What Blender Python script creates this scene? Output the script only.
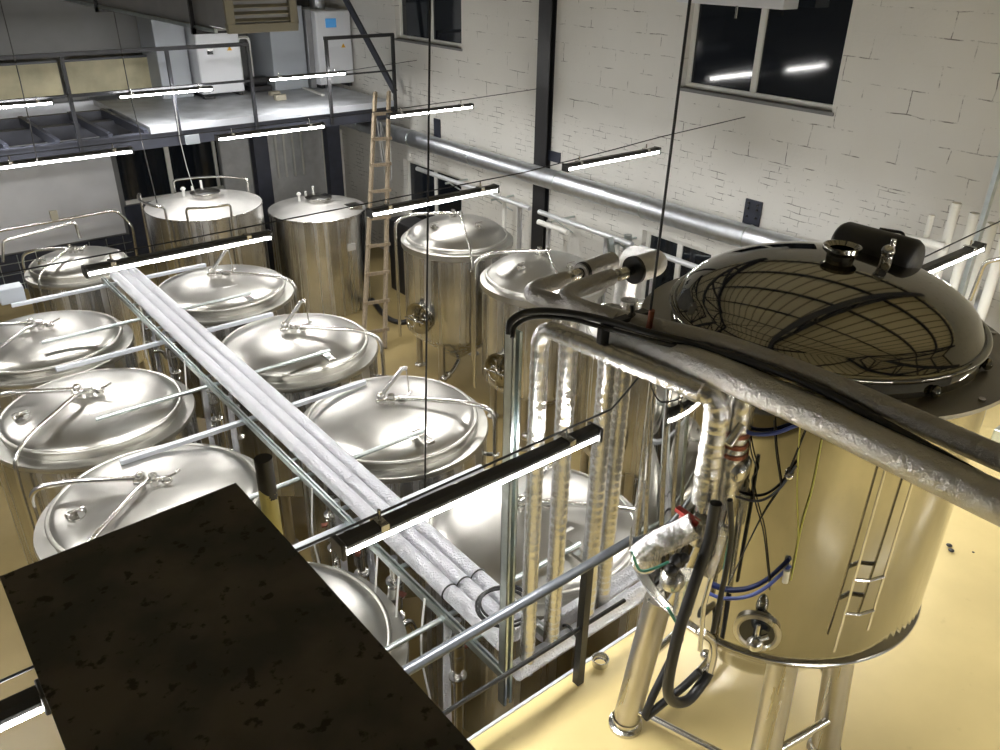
import bpy, bmesh, math, random
from mathutils import Vector, Matrix
random.seed(7)
for o in list(bpy.data.objects): bpy.data.objects.remove(o)
S = bpy.context.scene
COL = S.collection
K = 4.0                                   # metres per survey unit; platform floor is z = 0, the lens is 4 m above it

# ------------------------------------------------------------------ camera
YAW, PIT, ROLL, FPX = 6.84923851e-01, 4.83946939e-01, 1.61163970e-02, 815.88
CAM = Vector((0, 0, K))
_f = Vector((math.sin(YAW)*math.cos(PIT), math.cos(YAW)*math.cos(PIT), -math.sin(PIT)))
_r = Vector((math.cos(YAW), -math.sin(YAW), 0)); _u = _r.cross(_f)
_c, _s = math.cos(ROLL), math.sin(ROLL)
RT = _c*_r + _s*_u; UP = -_s*_r + _c*_u
cd = bpy.data.cameras.new('camera'); cam = bpy.data.objects.new('camera', cd); COL.objects.link(cam)
M3 = Matrix((RT, UP, -_f)).transposed()
cam.matrix_world = Matrix.Translation(CAM) @ M3.to_4x4()
cd.sensor_width = 36; cd.lens = FPX/1000*36; cd.clip_start = 0.02; cd.clip_end = 200
S.camera = cam
# ------------------------------------------------------------------ world, exposure
w = bpy.data.worlds.new('world'); S.world = w; w.use_nodes = True
w.node_tree.nodes['Background'].inputs[0].default_value = (0.05, 0.06, 0.09, 1)
w.node_tree.nodes['Background'].inputs[1].default_value = 0.15
S.view_settings.view_transform = 'Standard'; S.view_settings.look = 'None'
S.view_settings.exposure = 0.62; S.view_settings.gamma = 1; S.view_settings.use_curve_mapping = False
LAMP_POWER = 70.0

def W(x, y, z): return Vector((x*K, y*K, K + z*K))          # survey units -> metres
def at(px, py, **k):                                          # survey sight line cut by a plane (survey units) -> metres
    d = RT*((px-500)/FPX) + UP*((375-py)/FPX) + _f
    a, v = list(k.items())[0]; i = 'xyz'.index(a)
    return CAM + d*(v*K/d[i])
def ray_cyl(px, py, c, r):                                    # first hit of a sight line on a vertical cylinder (metres)
    d = RT*((px-500)/FPX) + UP*((375-py)/FPX) + _f
    a = d.x**2+d.y**2; b = -2*(d.x*c[0]+d.y*c[1]); cc = c[0]**2+c[1]**2-r*r
    D = max(b*b-4*a*cc, 0); return CAM + d*((-b-math.sqrt(D))/(2*a))

# ------------------------------------------------------------------ materials
def new_mat(n):
    m = bpy.data.materials.new(n); m.use_nodes = True
    return m, m.node_tree.nodes, m.node_tree.links, m.node_tree.nodes['Principled BSDF']
def mat(n, col, rough=.5, metal=0., bump=0., bscale=30., var=0., vscale=6., stretch=(1,1,1), emis=0, spec=None, coat=0, bdist=.01):
    m, N, L, P = new_mat(n)
    P.inputs['Base Color'].default_value = (*col, 1); P.inputs['Roughness'].default_value = rough
    P.inputs['Metallic'].default_value = metal
    if spec is not None: P.inputs['Specular IOR Level'].default_value = spec
    if coat: P.inputs['Coat Weight'].default_value = coat; P.inputs['Coat Roughness'].default_value = .12
    tc = N.new('ShaderNodeTexCoord'); mp = N.new('ShaderNodeMapping'); mp.inputs['Scale'].default_value = stretch
    L.new(tc.outputs['Object'], mp.inputs[0])
    if var:
        nz = N.new('ShaderNodeTexNoise'); nz.inputs['Scale'].default_value = vscale; nz.inputs['Detail'].default_value = 5
        L.new(mp.outputs[0], nz.inputs[0])
        mx = N.new('ShaderNodeMix'); mx.data_type = 'RGBA'
        rp = N.new('ShaderNodeMapRange'); rp.inputs[1].default_value = .3; rp.inputs[2].default_value = .7
        L.new(nz.outputs['Fac'], rp.inputs[0]); L.new(rp.outputs[0], mx.inputs[0])
        mx.inputs[6].default_value = (*[c*(1-var) for c in col], 1); mx.inputs[7].default_value = (*[min(1, c*(1+var*.5)) for c in col], 1)
        L.new(mx.outputs[2], P.inputs['Base Color'])
    if bump:
        nz = N.new('ShaderNodeTexNoise'); nz.inputs['Scale'].default_value = bscale; nz.inputs['Detail'].default_value = 4
        L.new(mp.outputs[0], nz.inputs[0])
        bp = N.new('ShaderNodeBump'); bp.inputs['Strength'].default_value = bump; bp.inputs['Distance'].default_value = bdist
        L.new(nz.outputs['Fac'], bp.inputs['Height']); L.new(bp.outputs[0], P.inputs['Normal'])
    if emis:
        P.inputs['Emission Color'].default_value = (*col, 1); P.inputs['Emission Strength'].default_value = emis
    return m
def foil_mat(n, col, rough, rings=0., crinkle=.6, scale=28., dist=.012):
    m, N, L, P = new_mat(n)
    P.inputs['Base Color'].default_value = (*col, 1); P.inputs['Metallic'].default_value = 1.; P.inputs['Roughness'].default_value = rough
    tc = N.new('ShaderNodeTexCoord')
    ad = N.new('ShaderNodeTexNoise'); ad.inputs['Scale'].default_value = scale; ad.inputs['Detail'].default_value = 8; ad.inputs['Roughness'].default_value = .6
    L.new(tc.outputs['Object'], ad.inputs[0])
    bp = N.new('ShaderNodeBump'); bp.inputs['Strength'].default_value = crinkle; bp.inputs['Distance'].default_value = dist
    L.new(ad.outputs[0], bp.inputs['Height'])
    out = bp
    if rings:
        wv = N.new('ShaderNodeTexWave'); wv.bands_direction = 'Z'; wv.inputs['Scale'].default_value = rings
        wv.inputs['Distortion'].default_value = 2.5; wv.inputs['Detail'].default_value = 2; wv.inputs['Detail Scale'].default_value = 1.5
        wv.wave_profile = 'SAW'
        L.new(tc.outputs['Object'], wv.inputs[0])
        b2 = N.new('ShaderNodeBump'); b2.inputs['Strength'].default_value = .9; b2.inputs['Distance'].default_value = .014
        L.new(wv.outputs['Fac'], b2.inputs['Height']); L.new(bp.outputs[0], b2.inputs['Normal']); out = b2
    L.new(out.outputs[0], P.inputs['Normal'])
    return m
def brushed(n, col, rough, streak=.25, aniso=.6, dirt=.15, scale=(14, 14, .5), bd=.004, ani=0):
    m, N, L, P = new_mat(n)
    if ani:
        tg = N.new('ShaderNodeTangent'); tg.direction_type = 'RADIAL'; tg.axis = 'Z'; L.new(tg.outputs[0], P.inputs['Tangent']); P.inputs['Anisotropic'].default_value = ani; P.inputs['Anisotropic Rotation'].default_value = .25
    P.inputs['Metallic'].default_value = 1.
    tc = N.new('ShaderNodeTexCoord'); mp = N.new('ShaderNodeMapping'); mp.inputs['Scale'].default_value = scale
    L.new(tc.outputs['Object'], mp.inputs[0])
    nz = N.new('ShaderNodeTexNoise'); nz.inputs['Scale'].default_value = 1.; nz.inputs['Detail'].default_value = 6
    L.new(mp.outputs[0], nz.inputs[0])
    n2 = N.new('ShaderNodeTexNoise'); n2.inputs['Scale'].default_value = 2.3; n2.inputs['Detail'].default_value = 5
    L.new(tc.outputs['Object'], n2.inputs[0])
    mr = N.new('ShaderNodeMapRange'); mr.inputs[1].default_value = .3; mr.inputs[2].default_value = .7
    mr.inputs[3].default_value = rough*(1-streak); mr.inputs[4].default_value = rough*(1+streak)
    L.new(nz.outputs['Fac'], mr.inputs[0]); L.new(mr.outputs[0], P.inputs['Roughness'])
    mx = N.new('ShaderNodeMix'); mx.data_type = 'RGBA'
    r2 = N.new('ShaderNodeMapRange'); r2.inputs[1].default_value = .35; r2.inputs[2].default_value = .65
    L.new(n2.outputs['Fac'], r2.inputs[0]); L.new(r2.outputs[0], mx.inputs[0])
    mx.inputs[6].default_value = (*[c*(1-dirt) for c in col], 1); mx.inputs[7].default_value = (*col, 1)
    L.new(mx.outputs[2], P.inputs['Base Color'])
    bp = N.new('ShaderNodeBump'); bp.inputs['Strength'].default_value = .12*streak*4; bp.inputs['Distance'].default_value = bd
    L.new(nz.outputs['Fac'], bp.inputs['Height']); L.new(bp.outputs[0], P.inputs['Normal'])
    return m

STEEL_BODY = brushed('brushed_steel', (.66, .655, .64), .25, .35, dirt=.2, scale=(8, 8, .12), bd=.07, ani=.85)
STEEL_LID = brushed('satin_steel_lid', (.51, .50, .47), .33, .10, dirt=.14, scale=(5, 5, 5), bd=.001)
STEEL_RIM = brushed('satin_steel_rim', (.58, .57, .53), .38, .2, dirt=.1, scale=(5, 5, 5), bd=.001)
STEEL_LEG = brushed('steel_leg', (.55, .53, .49), .34, .3, scale=(20, 20, .6))
STEEL_PIPE = mat('bright_steel_pipe', (.72, .71, .68), .22, 1.)
STEEL_FIT = mat('steel_fitting', (.62, .61, .58), .2, 1., bump=.2, bscale=60)
MIRROR = mat('mirror_steel', (.39, .375, .33), .045, 1., bump=.05, bscale=1.2, bdist=.03)
MIRROR_LID = mat('mirror_lid_steel', (.30, .29, .255), .05, 1., bump=.04, bscale=2., bdist=.02)
FLANGE = mat('tun_flange_steel', (.34, .33, .30), .38, 1., bump=.15, bscale=25)
FOIL = foil_mat('aluminium_foil_lagging', (.86, .87, .92), .34, 0, 1., 60, .09)
FOIL_RING = foil_mat('wrapped_foil_lagging', (.66, .65, .62), .27, 0, .5, 26, .012)
FOIL_CLEAN = foil_mat('smooth_foil_wrap', (.85, .85, .85), .22, 0, 1.0, 20, .05)
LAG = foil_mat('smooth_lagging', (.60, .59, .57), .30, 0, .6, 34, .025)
LAG_SHADE = foil_mat('shaded_lagging', (.40, .39, .37), .36, 0, .7, 34, .02)  # darker copy of the lagging; missing light from above is put into the colour
STEEL_MATTE = brushed('matte_steel_top', (.66, .65, .63), .55, .15, dirt=.2, scale=(3, 3, 3), bd=.001)
PALEPIPE = mat('pale_galvanised_pipe', (.66, .68, .70), .4, .4)
DUCT = mat('galvanised_duct', (.66, .69, .74), .38, 1., bump=.1, bscale=6, var=.12, vscale=9)
GALV = mat('galvanised_channel', (.60, .66, .66), .33, 1., var=.15, vscale=12)
BLACK = mat('black_paint', (.018, .018, .02), .4, bump=.15, bscale=40)
NAVY = mat('navy_steel_paint', (.035, .04, .06), .45, var=.3, vscale=4)
BEAM = mat('dark_grey_beam_paint', (.034, .038, .054), .45, var=.3, vscale=3)
RUBBER = mat('black_rubber', (.014, .014, .015), .42)
RAIL = mat('dark_grey_handrail', (.10, .11, .125), .32, .6)
WOOD = mat('rough_pale_wood', (.30, .24, .165), .7, bump=.4, bscale=20, var=.35, vscale=14, stretch=(4, 4, .6))
CAB = mat('white_cabinet_paint', (.72, .74, .78), .4)
CABG = mat('grey_cabinet_paint', (.36, .39, .43), .45)
BEIGE = mat('beige_enamel', (.28, .26, .20), .5)
DARKGRILL = mat('dark_louvre', (.02, .02, .018), .5)
GREYBOX = mat('grey_sheet_duct', (.32, .325, .34), .38, .6, var=.1)
WHITEP = mat('white_pipe_paint', (.78, .78, .74), .35)
SLAB = mat('mezzanine_deck_sheet', (.42, .44, .47), .45, .2, var=.35, vscale=2.5)
EDGE = mat('pale_steel_edge', (.55, .58, .64), .4, .3)
BOARD = mat('white_board_panel', (.66, .67, .70), .55, var=.1, vscale=1.5)
PANELG = mat('grey_wall_panel', (.62, .63, .64), .6, var=.12)
DARKGLASS = mat('dark_glass', (.01, .013, .018), .06, spec=.7)
RED = mat('red_handle', (.42, .03, .02), .4)
COPPER = mat('copper_fitting', (.26, .10, .07), .4, .8)
BLUE = mat('blue_air_hose', (.06, .09, .32), .4)
YELW = mat('yellow_wire', (.62, .58, .14), .5)
GREEN = mat('green_wire', (.05, .28, .2), .5)
ORANGE = mat('warning_yellow', (.8, .45, .03), .5)
SCREEN = mat('blue_screen', (.05, .2, .42), .3, emis=.35)
RAILM = mat('dark_rail_paint', (.022, .024, .032), .45)
WHITEC = mat('white_cord', (.75, .75, .72), .6)
LABEL = mat('pale_label_plate', (.70, .70, .68), .4, .5)
FABRIC = mat('translucent_yellow_sheet', (.50, .46, .30), .45, var=.35, vscale=1.6)
HOUS = mat('lamp_housing_grey', (.035, .034, .033), .35)
FROST = mat('translucent_sleeve', (.55, .56, .55), .3)

def lamp_mat():
    m, N, L, P = new_mat('led_diffuser')
    P.inputs['Base Color'].default_value = (.9, .9, .9, 1)
    P.inputs['Emission Color'].default_value = (1.0, .98, .945, 1); P.inputs['Emission Strength'].default_value = LAMP_POWER
    return m
LED = lamp_mat()

def floor_mat(n, col, gloss):
    m, N, L, P = new_mat(n)
    tc = N.new('ShaderNodeTexCoord')
    nz = N.new('ShaderNodeTexNoise'); nz.inputs['Scale'].default_value = 1.3; nz.inputs['Detail'].default_value = 6
    n2 = N.new('ShaderNodeTexNoise'); n2.inputs['Scale'].default_value = 9; n2.inputs['Detail'].default_value = 8
    L.new(tc.outputs['Object'], nz.inputs[0]); L.new(tc.outputs['Object'], n2.inputs[0])
    mx = N.new('ShaderNodeMix'); mx.data_type = 'RGBA'; mr = N.new('ShaderNodeMapRange')
    mr.inputs[1].default_value = .35; mr.inputs[2].default_value = .65
    L.new(nz.outputs['Fac'], mr.inputs[0]); L.new(mr.outputs[0], mx.inputs[0])
    mx.inputs[6].default_value = (*[c*.86 for c in col], 1); mx.inputs[7].default_value = (*col, 1)
    m2 = N.new('ShaderNodeMix'); m2.data_type = 'RGBA'; r2 = N.new('ShaderNodeMapRange')
    r2.inputs[1].default_value = .66; r2.inputs[2].default_value = .78; r2.inputs[4].default_value = .4
    L.new(n2.outputs['Fac'], r2.inputs[0]); L.new(r2.outputs[0], m2.inputs[0])
    L.new(mx.outputs[2], m2.inputs[6]); m2.inputs[7].default_value = (*[c*.55 for c in col], 1)
    L.new(m2.outputs[2], P.inputs['Base Color']); P.inputs['Roughness'].default_value = gloss
    P.inputs['Coat Weight'].default_value = .25; P.inputs['Coat Roughness'].default_value = .2
    return m
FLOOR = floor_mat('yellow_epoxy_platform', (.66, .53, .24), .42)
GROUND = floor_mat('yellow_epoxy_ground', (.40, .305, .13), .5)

def brick_mat():
    m, N, L, P = new_mat('white_painted_brick')
    tc = N.new('ShaderNodeTexCoord'); sp = N.new('ShaderNodeSeparateXYZ'); L.new(tc.outputs['Object'], sp.inputs[0])
    cb = N.new('ShaderNodeCombineXYZ'); L.new(sp.outputs['Y'], cb.inputs[0]); L.new(sp.outputs['Z'], cb.inputs[1])
    wob = N.new('ShaderNodeTexNoise'); wob.inputs['Scale'].default_value = 3; wob.inputs['Detail'].default_value = 3
    L.new(cb.outputs[0], wob.inputs[0])
    vm = N.new('ShaderNodeVectorMath'); vm.operation = 'SCALE'; vm.inputs['Scale'].default_value = .06
    L.new(wob.outputs['Color'], vm.inputs[0])
    va = N.new('ShaderNodeVectorMath'); L.new(cb.outputs[0], va.inputs[0]); L.new(vm.outputs[0], va.inputs[1])
    def brick(bw, rh, mo):
        b = N.new('ShaderNodeTexBrick'); b.inputs['Scale'].default_value = 1; b.inputs['Brick Width'].default_value = bw
        b.inputs['Row Height'].default_value = rh; b.inputs['Mortar Size'].default_value = mo; b.inputs['Mortar Smooth'].default_value = .3
        L.new(va.outputs[0], b.inputs['Vector']); return b
    big = brick(.56, .27, .007); small = brick(.27, .088, .006)
    st = N.new('ShaderNodeMath'); st.operation = 'LESS_THAN'; st.inputs[1].default_value = 1.55; L.new(sp.outputs['Z'], st.inputs[0])
    mf = N.new('ShaderNodeMix'); L.new(st.outputs[0], mf.inputs[0]); L.new(big.outputs['Fac'], mf.inputs[2]); L.new(small.outputs['Fac'], mf.inputs[3])
    # cracks only where the paint has opened
    nz = N.new('ShaderNodeTexNoise'); nz.inputs['Scale'].default_value = 2.6; nz.inputs['Detail'].default_value = 8; nz.inputs['Roughness'].default_value = .75
    L.new(cb.outputs[0], nz.inputs[0])
    mr = N.new('ShaderNodeMapRange'); mr.inputs[1].default_value = .50; mr.inputs[2].default_value = .60; L.new(nz.outputs['Fac'], mr.inputs[0])
    mm = N.new('ShaderNodeMath'); mm.operation = 'MULTIPLY'; L.new(mf.outputs[0], mm.inputs[0]); L.new(mr.outputs[0], mm.inputs[1])
    m3 = N.new('ShaderNodeMath'); m3.operation = 'MULTIPLY'; m3.inputs[1].default_value = .8; L.new(mm.outputs[0], m3.inputs[0])
    pt = N.new('ShaderNodeTexNoise'); pt.inputs['Scale'].default_value = .8; pt.inputs['Detail'].default_value = 4; L.new(cb.outputs[0], pt.inputs[0])
    c0 = N.new('ShaderNodeMix'); c0.data_type = 'RGBA'; L.new(pt.outputs['Fac'], c0.inputs[0])
    c0.inputs[6].default_value = (.66, .65, .61, 1); c0.inputs[7].default_value = (.80, .79, .755, 1)
    mx = N.new('ShaderNodeMix'); mx.data_type = 'RGBA'; L.new(m3.outputs[0], mx.inputs[0])
    L.new(c0.outputs[2], mx.inputs[6]); mx.inputs[7].default_value = (.10, .09, .08, 1)
    L.new(mx.outputs[2], P.inputs['Base Color']); P.inputs['Roughness'].default_value = .6
    bp = N.new('ShaderNodeBump'); bp.inputs['Strength'].default_value = .22; bp.inputs['Distance'].default_value = .012; bp.invert = True
    L.new(mf.outputs[0], bp.inputs['Height'])
    n4 = N.new('ShaderNodeTexNoise'); n4.inputs['Scale'].default_value = 22; n4.inputs['Detail'].default_value = 5; L.new(cb.outputs[0], n4.inputs[0])
    b2 = N.new('ShaderNodeBump'); b2.inputs['Strength'].default_value = .35; b2.inputs['Distance'].default_value = .012
    L.new(n4.outputs['Fac'], b2.inputs['Height']); L.new(bp.outputs[0], b2.inputs['Normal']); L.new(b2.outputs[0], P.inputs['Normal'])
    return m
BRICK = brick_mat()
PLASTER = mat('grey_plaster', (.22, .222, .225), .8, bump=.1, bscale=8, var=.15, vscale=1.2)

def roof_mat():
    m, N, L, P = new_mat('cream_profiled_roof_sheet')
    tc = N.new('ShaderNodeTexCoord'); sp = N.new('ShaderNodeSeparateXYZ'); L.new(tc.outputs['Object'], sp.inputs[0])
    fr = N.new('ShaderNodeMath'); fr.operation = 'FRACT'; mu = N.new('ShaderNodeMath'); mu.operation = 'MULTIPLY'; mu.inputs[1].default_value = 2.2
    L.new(sp.outputs['Y'], mu.inputs[0]); L.new(mu.outputs[0], fr.inputs[0])
    lt = N.new('ShaderNodeMath'); lt.operation = 'LESS_THAN'; lt.inputs[1].default_value = .16; L.new(fr.outputs[0], lt.inputs[0])
    mx = N.new('ShaderNodeMix'); mx.data_type = 'RGBA'; L.new(lt.outputs[0], mx.inputs[0])
    mx.inputs[6].default_value = (.62, .57, .42, 1); mx.inputs[7].default_value = (.16, .14, .10, 1)
    L.new(mx.outputs[2], P.inputs['Base Color']); P.inputs['Roughness'].default_value = .5
    return m
ROOF = roof_mat()
def sheet_mat():
    m, N, L, P = new_mat('dirty_black_landing_sheet')
    tc = N.new('ShaderNodeTexCoord')
    n1 = N.new('ShaderNodeTexNoise'); n1.inputs['Scale'].default_value = 3; n1.inputs['Detail'].default_value = 8; L.new(tc.outputs['Object'], n1.inputs[0])
    n2 = N.new('ShaderNodeTexNoise'); n2.inputs['Scale'].default_value = 22; n2.inputs['Detail'].default_value = 6; L.new(tc.outputs['Object'], n2.inputs[0])
    r1 = N.new('ShaderNodeMapRange'); r1.inputs[1].default_value = .42; r1.inputs[2].default_value = .6; L.new(n1.outputs['Fac'], r1.inputs[0])
    r2 = N.new('ShaderNodeMapRange'); r2.inputs[1].default_value = .60; r2.inputs[2].default_value = .66; L.new(n2.outputs['Fac'], r2.inputs[0])
    a = N.new('ShaderNodeMix'); a.data_type = 'RGBA'; L.new(r1.outputs[0], a.inputs[0])
    a.inputs[6].default_value = (.075, .075, .07, 1); a.inputs[7].default_value = (.125, .112, .098, 1)
    b = N.new('ShaderNodeMix'); b.data_type = 'RGBA'; L.new(r2.outputs[0], b.inputs[0]); L.new(a.outputs[2], b.inputs[6]); b.inputs[7].default_value = (.045, .04, .035, 1)
    L.new(b.outputs[2], P.inputs['Base Color']); P.inputs['Roughness'].default_value = .75; P.inputs['Specular IOR Level'].default_value = .15
    return m
SHEET = sheet_mat()
def paintpeel_mat():
    m, N, L, P = new_mat('black_paint_over_yellow')
    tc = N.new('ShaderNodeTexCoord'); sp = N.new('ShaderNodeSeparateXYZ'); L.new(tc.outputs['Object'], sp.inputs[0])
    nz = N.new('ShaderNodeTexNoise'); nz.inputs['Scale'].default_value = 9; nz.inputs['Detail'].default_value = 4; L.new(tc.outputs['Object'], nz.inputs[0])
    ad = N.new('ShaderNodeMath'); ad.operation = 'MULTIPLY_ADD'; ad.inputs[1].default_value = .35; L.new(nz.outputs['Fac'], ad.inputs[0]); L.new(sp.outputs['Z'], ad.inputs[2])
    gt = N.new('ShaderNodeMath'); gt.operation = 'GREATER_THAN'; gt.inputs[1].default_value = 2.30; L.new(ad.outputs[0], gt.inputs[0])
    mx = N.new('ShaderNodeMix'); mx.data_type = 'RGBA'; L.new(gt.outputs[0], mx.inputs[0])
    mx.inputs[6].default_value = (.55, .48, .16, 1); mx.inputs[7].default_value = (.015, .014, .013, 1)
    L.new(mx.outputs[2], P.inputs['Base Color']); P.inputs['Roughness'].default_value = .5
    return m
PEEL = paintpeel_mat()
def glass_mat():
    m, N, L, P = new_mat('window_glass')
    P.inputs['Base Color'].default_value = (.9, .95, .97, 1); P.inputs['Roughness'].default_value = 0; P.inputs['Transmission Weight'].default_value = 1
    P.inputs['IOR'].default_value = 1.5
    return m
GLASS = glass_mat()

# ------------------------------------------------------------------ mesh collector
def round_path(pts, rad, n=6):
    pts = [Vector(p) for p in pts]
    if rad <= 0 or len(pts) < 3: return pts
    out = [pts[0]]
    for i in range(1, len(pts)-1):
        a, b, c = pts[i-1], pts[i], pts[i+1]
        la, lc = (a-b).length, (c-b).length
        if la < 1e-6 or lc < 1e-6: continue
        d = min(rad, la*.48, lc*.48); p = b+(a-b)*(d/la); q = b+(c-b)*(d/lc)
        for k in range(n+1):
            t = k/n; out.append(p*(1-t)**2 + b*2*t*(1-t) + q*t*t)
    out.append(pts[-1]); return out
def spline(pts, n=8):
    P = [Vector(p) for p in pts]; P = [P[0]*2-P[1]] + P + [P[-1]*2-P[-2]]; out = []
    for i in range(1, len(P)-2):
        for k in range(n):
            t = k/n; a, b, c, d = P[i-1], P[i], P[i+1], P[i+2]
            out.append(.5*((2*b)+(c-a)*t+(2*a-5*b+4*c-d)*t*t+(3*b-a-3*c+d)*t**3))
    out.append(P[-2]); return out
class MB:
    def __init__(s): s.v = []; s.f = []; s.sm = []
    def add(s, vs, fs, smooth=True):
        o = len(s.v); s.v += [Vector(v) for v in vs]
        for f in fs: s.f.append([i+o for i in f]); s.sm.append(smooth)
        return s
    def box(s, a, b, m=None):
        x0, y0, z0 = a; x1, y1, z1 = b
        vs = [Vector(p) for p in ((x0,y0,z0),(x1,y0,z0),(x1,y1,z0),(x0,y1,z0),(x0,y0,z1),(x1,y0,z1),(x1,y1,z1),(x0,y1,z1))]
        if m: vs = [m @ v for v in vs]
        return s.add(vs, [(0,3,2,1),(4,5,6,7),(0,1,5,4),(1,2,6,5),(2,3,7,6),(3,0,4,7)], False)
    def bar(s, p, q, w, h, up=(0,0,1)):                       # rectangular bar from p to q
        p, q = Vector(p), Vector(q); d = (q-p).normalized(); u = Vector(up)
        if abs(d.dot(u)) > .99: u = Vector((0,1,0))
        r = d.cross(u).normalized(); u = r.cross(d)
        m = Matrix((r, u, d)).transposed().to_4x4(); m.translation = p
        return s.box((-w/2, -h/2, 0), (w/2, h/2, (q-p).length), m)
    def tube(s, pts, r, n=12, cap=True, rad=0., hollow=False):
        P = round_path(pts, rad) if rad else [Vector(p) for p in pts]
        N = len(P); rs = r if isinstance(r, (list, tuple)) else [r]*N
        if len(rs) != N: rs = [rs[0]]*N
        t0 = (P[1]-P[0]).normalized(); u = Vector((0,0,1)) if abs(t0.z) < .9 else Vector((1,0,0))
        nrm = (u - t0*u.dot(t0)).normalized(); vs = []
        for i in range(N):
            t = (P[min(i+1,N-1)]-P[max(i-1,0)]).normalized()
            nrm = (nrm - t*nrm.dot(t)).normalized(); b = t.cross(nrm)
            for k in range(n):
                a = 2*math.pi*k/n; vs.append(P[i]+(nrm*math.cos(a)+b*math.sin(a))*rs[i])
        fs = [(i*n+k, i*n+(k+1)%n, (i+1)*n+(k+1)%n, (i+1)*n+k) for i in range(N-1) for k in range(n)]
        s.add(vs, fs)
        if cap:
            s.add(vs[:n], [tuple(reversed(range(n)))], False); s.add(vs[-n:], [tuple(range(n))], False)
        return s
    def lathe(s, prof, c=(0,0,0), n=48, ax=None, cap=False):  # profile (r, z) about local z (or about axis ax)
        c = Vector(c); rot = Vector((0,0,1)).rotation_difference(Vector(ax).normalized()).to_matrix() if ax else Matrix.Identity(3)
        vs = [c + rot @ Vector((r*math.cos(2*math.pi*k/n), r*math.sin(2*math.pi*k/n), z)) for r, z in prof for k in range(n)]
        fs = [(i*n+k, i*n+(k+1)%n, (i+1)*n+(k+1)%n, (i+1)*n+k) for i in range(len(prof)-1) for k in range(n)]
        return s.add(vs, fs)
    def cyl(s, p, q, r, n=16, r2=None):
        return s.tube([p, q], [r, r if r2 is None else r2], n)
    def ball(s, c, r, sc=(1,1,1), n=12):
        prof = [(max(1e-4, r*math.sin(math.pi*i/n)), -r*math.cos(math.pi*i/n)) for i in range(n+1)]
        c = Vector(c); k = len(s.v); s.lathe(prof, (0,0,0), n*2)
        for i in range(k, len(s.v)): v = s.v[i]; s.v[i] = c + Vector((v.x*sc[0], v.y*sc[1], v.z*sc[2]))
        return s
    def torus(s, c, R, r, n=40, m=8, ax=(0,0,1)):
        rot = Vector((0,0,1)).rotation_difference(Vector(ax).normalized()).to_matrix(); c = Vector(c)
        vs = [c + rot @ Vector(((R+r*math.cos(2*math.pi*j/m))*math.cos(2*math.pi*i/n), (R+r*math.cos(2*math.pi*j/m))*math.sin(2*math.pi*i/n), r*math.sin(2*math.pi*j/m))) for i in range(n) for j in range(m)]
        return s.add(vs, [(i*m+j, ((i+1)%n)*m+j, ((i+1)%n)*m+(j+1)%m, i*m+(j+1)%m) for i in range(n) for j in range(m)])
    def build(s, name, material, parent=None, bevel=0., angle=40):
        off = Vector((0,0,0))
        if parent is None:
            lo = [min(v[i] for v in s.v) for i in range(3)]; hi = [max(v[i] for v in s.v) for i in range(3)]
            off = Vector(((lo[0]+hi[0])/2, (lo[1]+hi[1])/2, lo[2]))
            if name.split('_')[0] in ('wall', 'floor', 'platform', 'ceiling') or material in (PEEL, ROOF, BRICK): off = Vector((0,0,0))
        else:
            q = parent
            while q: off += q.location; q = q.parent
        me = bpy.data.meshes.new(name)
        me.from_pydata([v-off for v in s.v], [], s.f); me.polygons.foreach_set('use_smooth', s.sm)
        bm = bmesh.new(); bm.from_mesh(me); bmesh.ops.remove_doubles(bm, verts=bm.verts, dist=1e-5)
        bmesh.ops.recalc_face_normals(bm, faces=bm.faces); bm.to_mesh(me); bm.free()
        me.set_sharp_from_angle(angle=math.radians(angle))
        me.materials.append(material)
        o = bpy.data.objects.new(name, me); COL.objects.link(o); o.parent = parent
        if parent is None: o.location = off
        if bevel:
            b = o.modifiers.new('bevel', 'BEVEL'); b.width = bevel; b.segments = 2; b.limit_method = 'ANGLE'
        return o
def tag(o, label, cat, group=None, kind=None):
    o['label'] = label; o['category'] = cat
    if group: o['group'] = group
    if kind: o['kind'] = kind
    return o
def empty(name, loc, label, cat, group=None):
    o = bpy.data.objects.new(name, None); COL.objects.link(o); o.location = loc; o.empty_display_size = .2
    return tag(o, label, cat, group)
def struct(o): o['kind'] = 'structure'; return o
def copy_tree(o, parent=None):
    c = o.copy(); COL.objects.link(c); c.parent = parent
    for ch in list(o.children): copy_tree(ch, c)
    return c

# ------------------------------------------------------------------ the building
GZ = K - 1.58*K                      # ground floor level (-2.32)
XW = 2.35*K; YB = 4.55*K; XL = -1.3*K; YF = -1.5*K; ZT = K+0.28*K
PE = 0.628*K                         # edge of the platform
MZ = K-.69*K                         # mezzanine deck level
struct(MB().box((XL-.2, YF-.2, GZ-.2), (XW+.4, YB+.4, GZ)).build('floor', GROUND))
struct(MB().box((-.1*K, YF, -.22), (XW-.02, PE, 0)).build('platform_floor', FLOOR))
struct(MB().box((-.1*K, PE-.0, -.24), (XW-.02, PE+.018, .012)).build('trim_1', EDGE))
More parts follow.
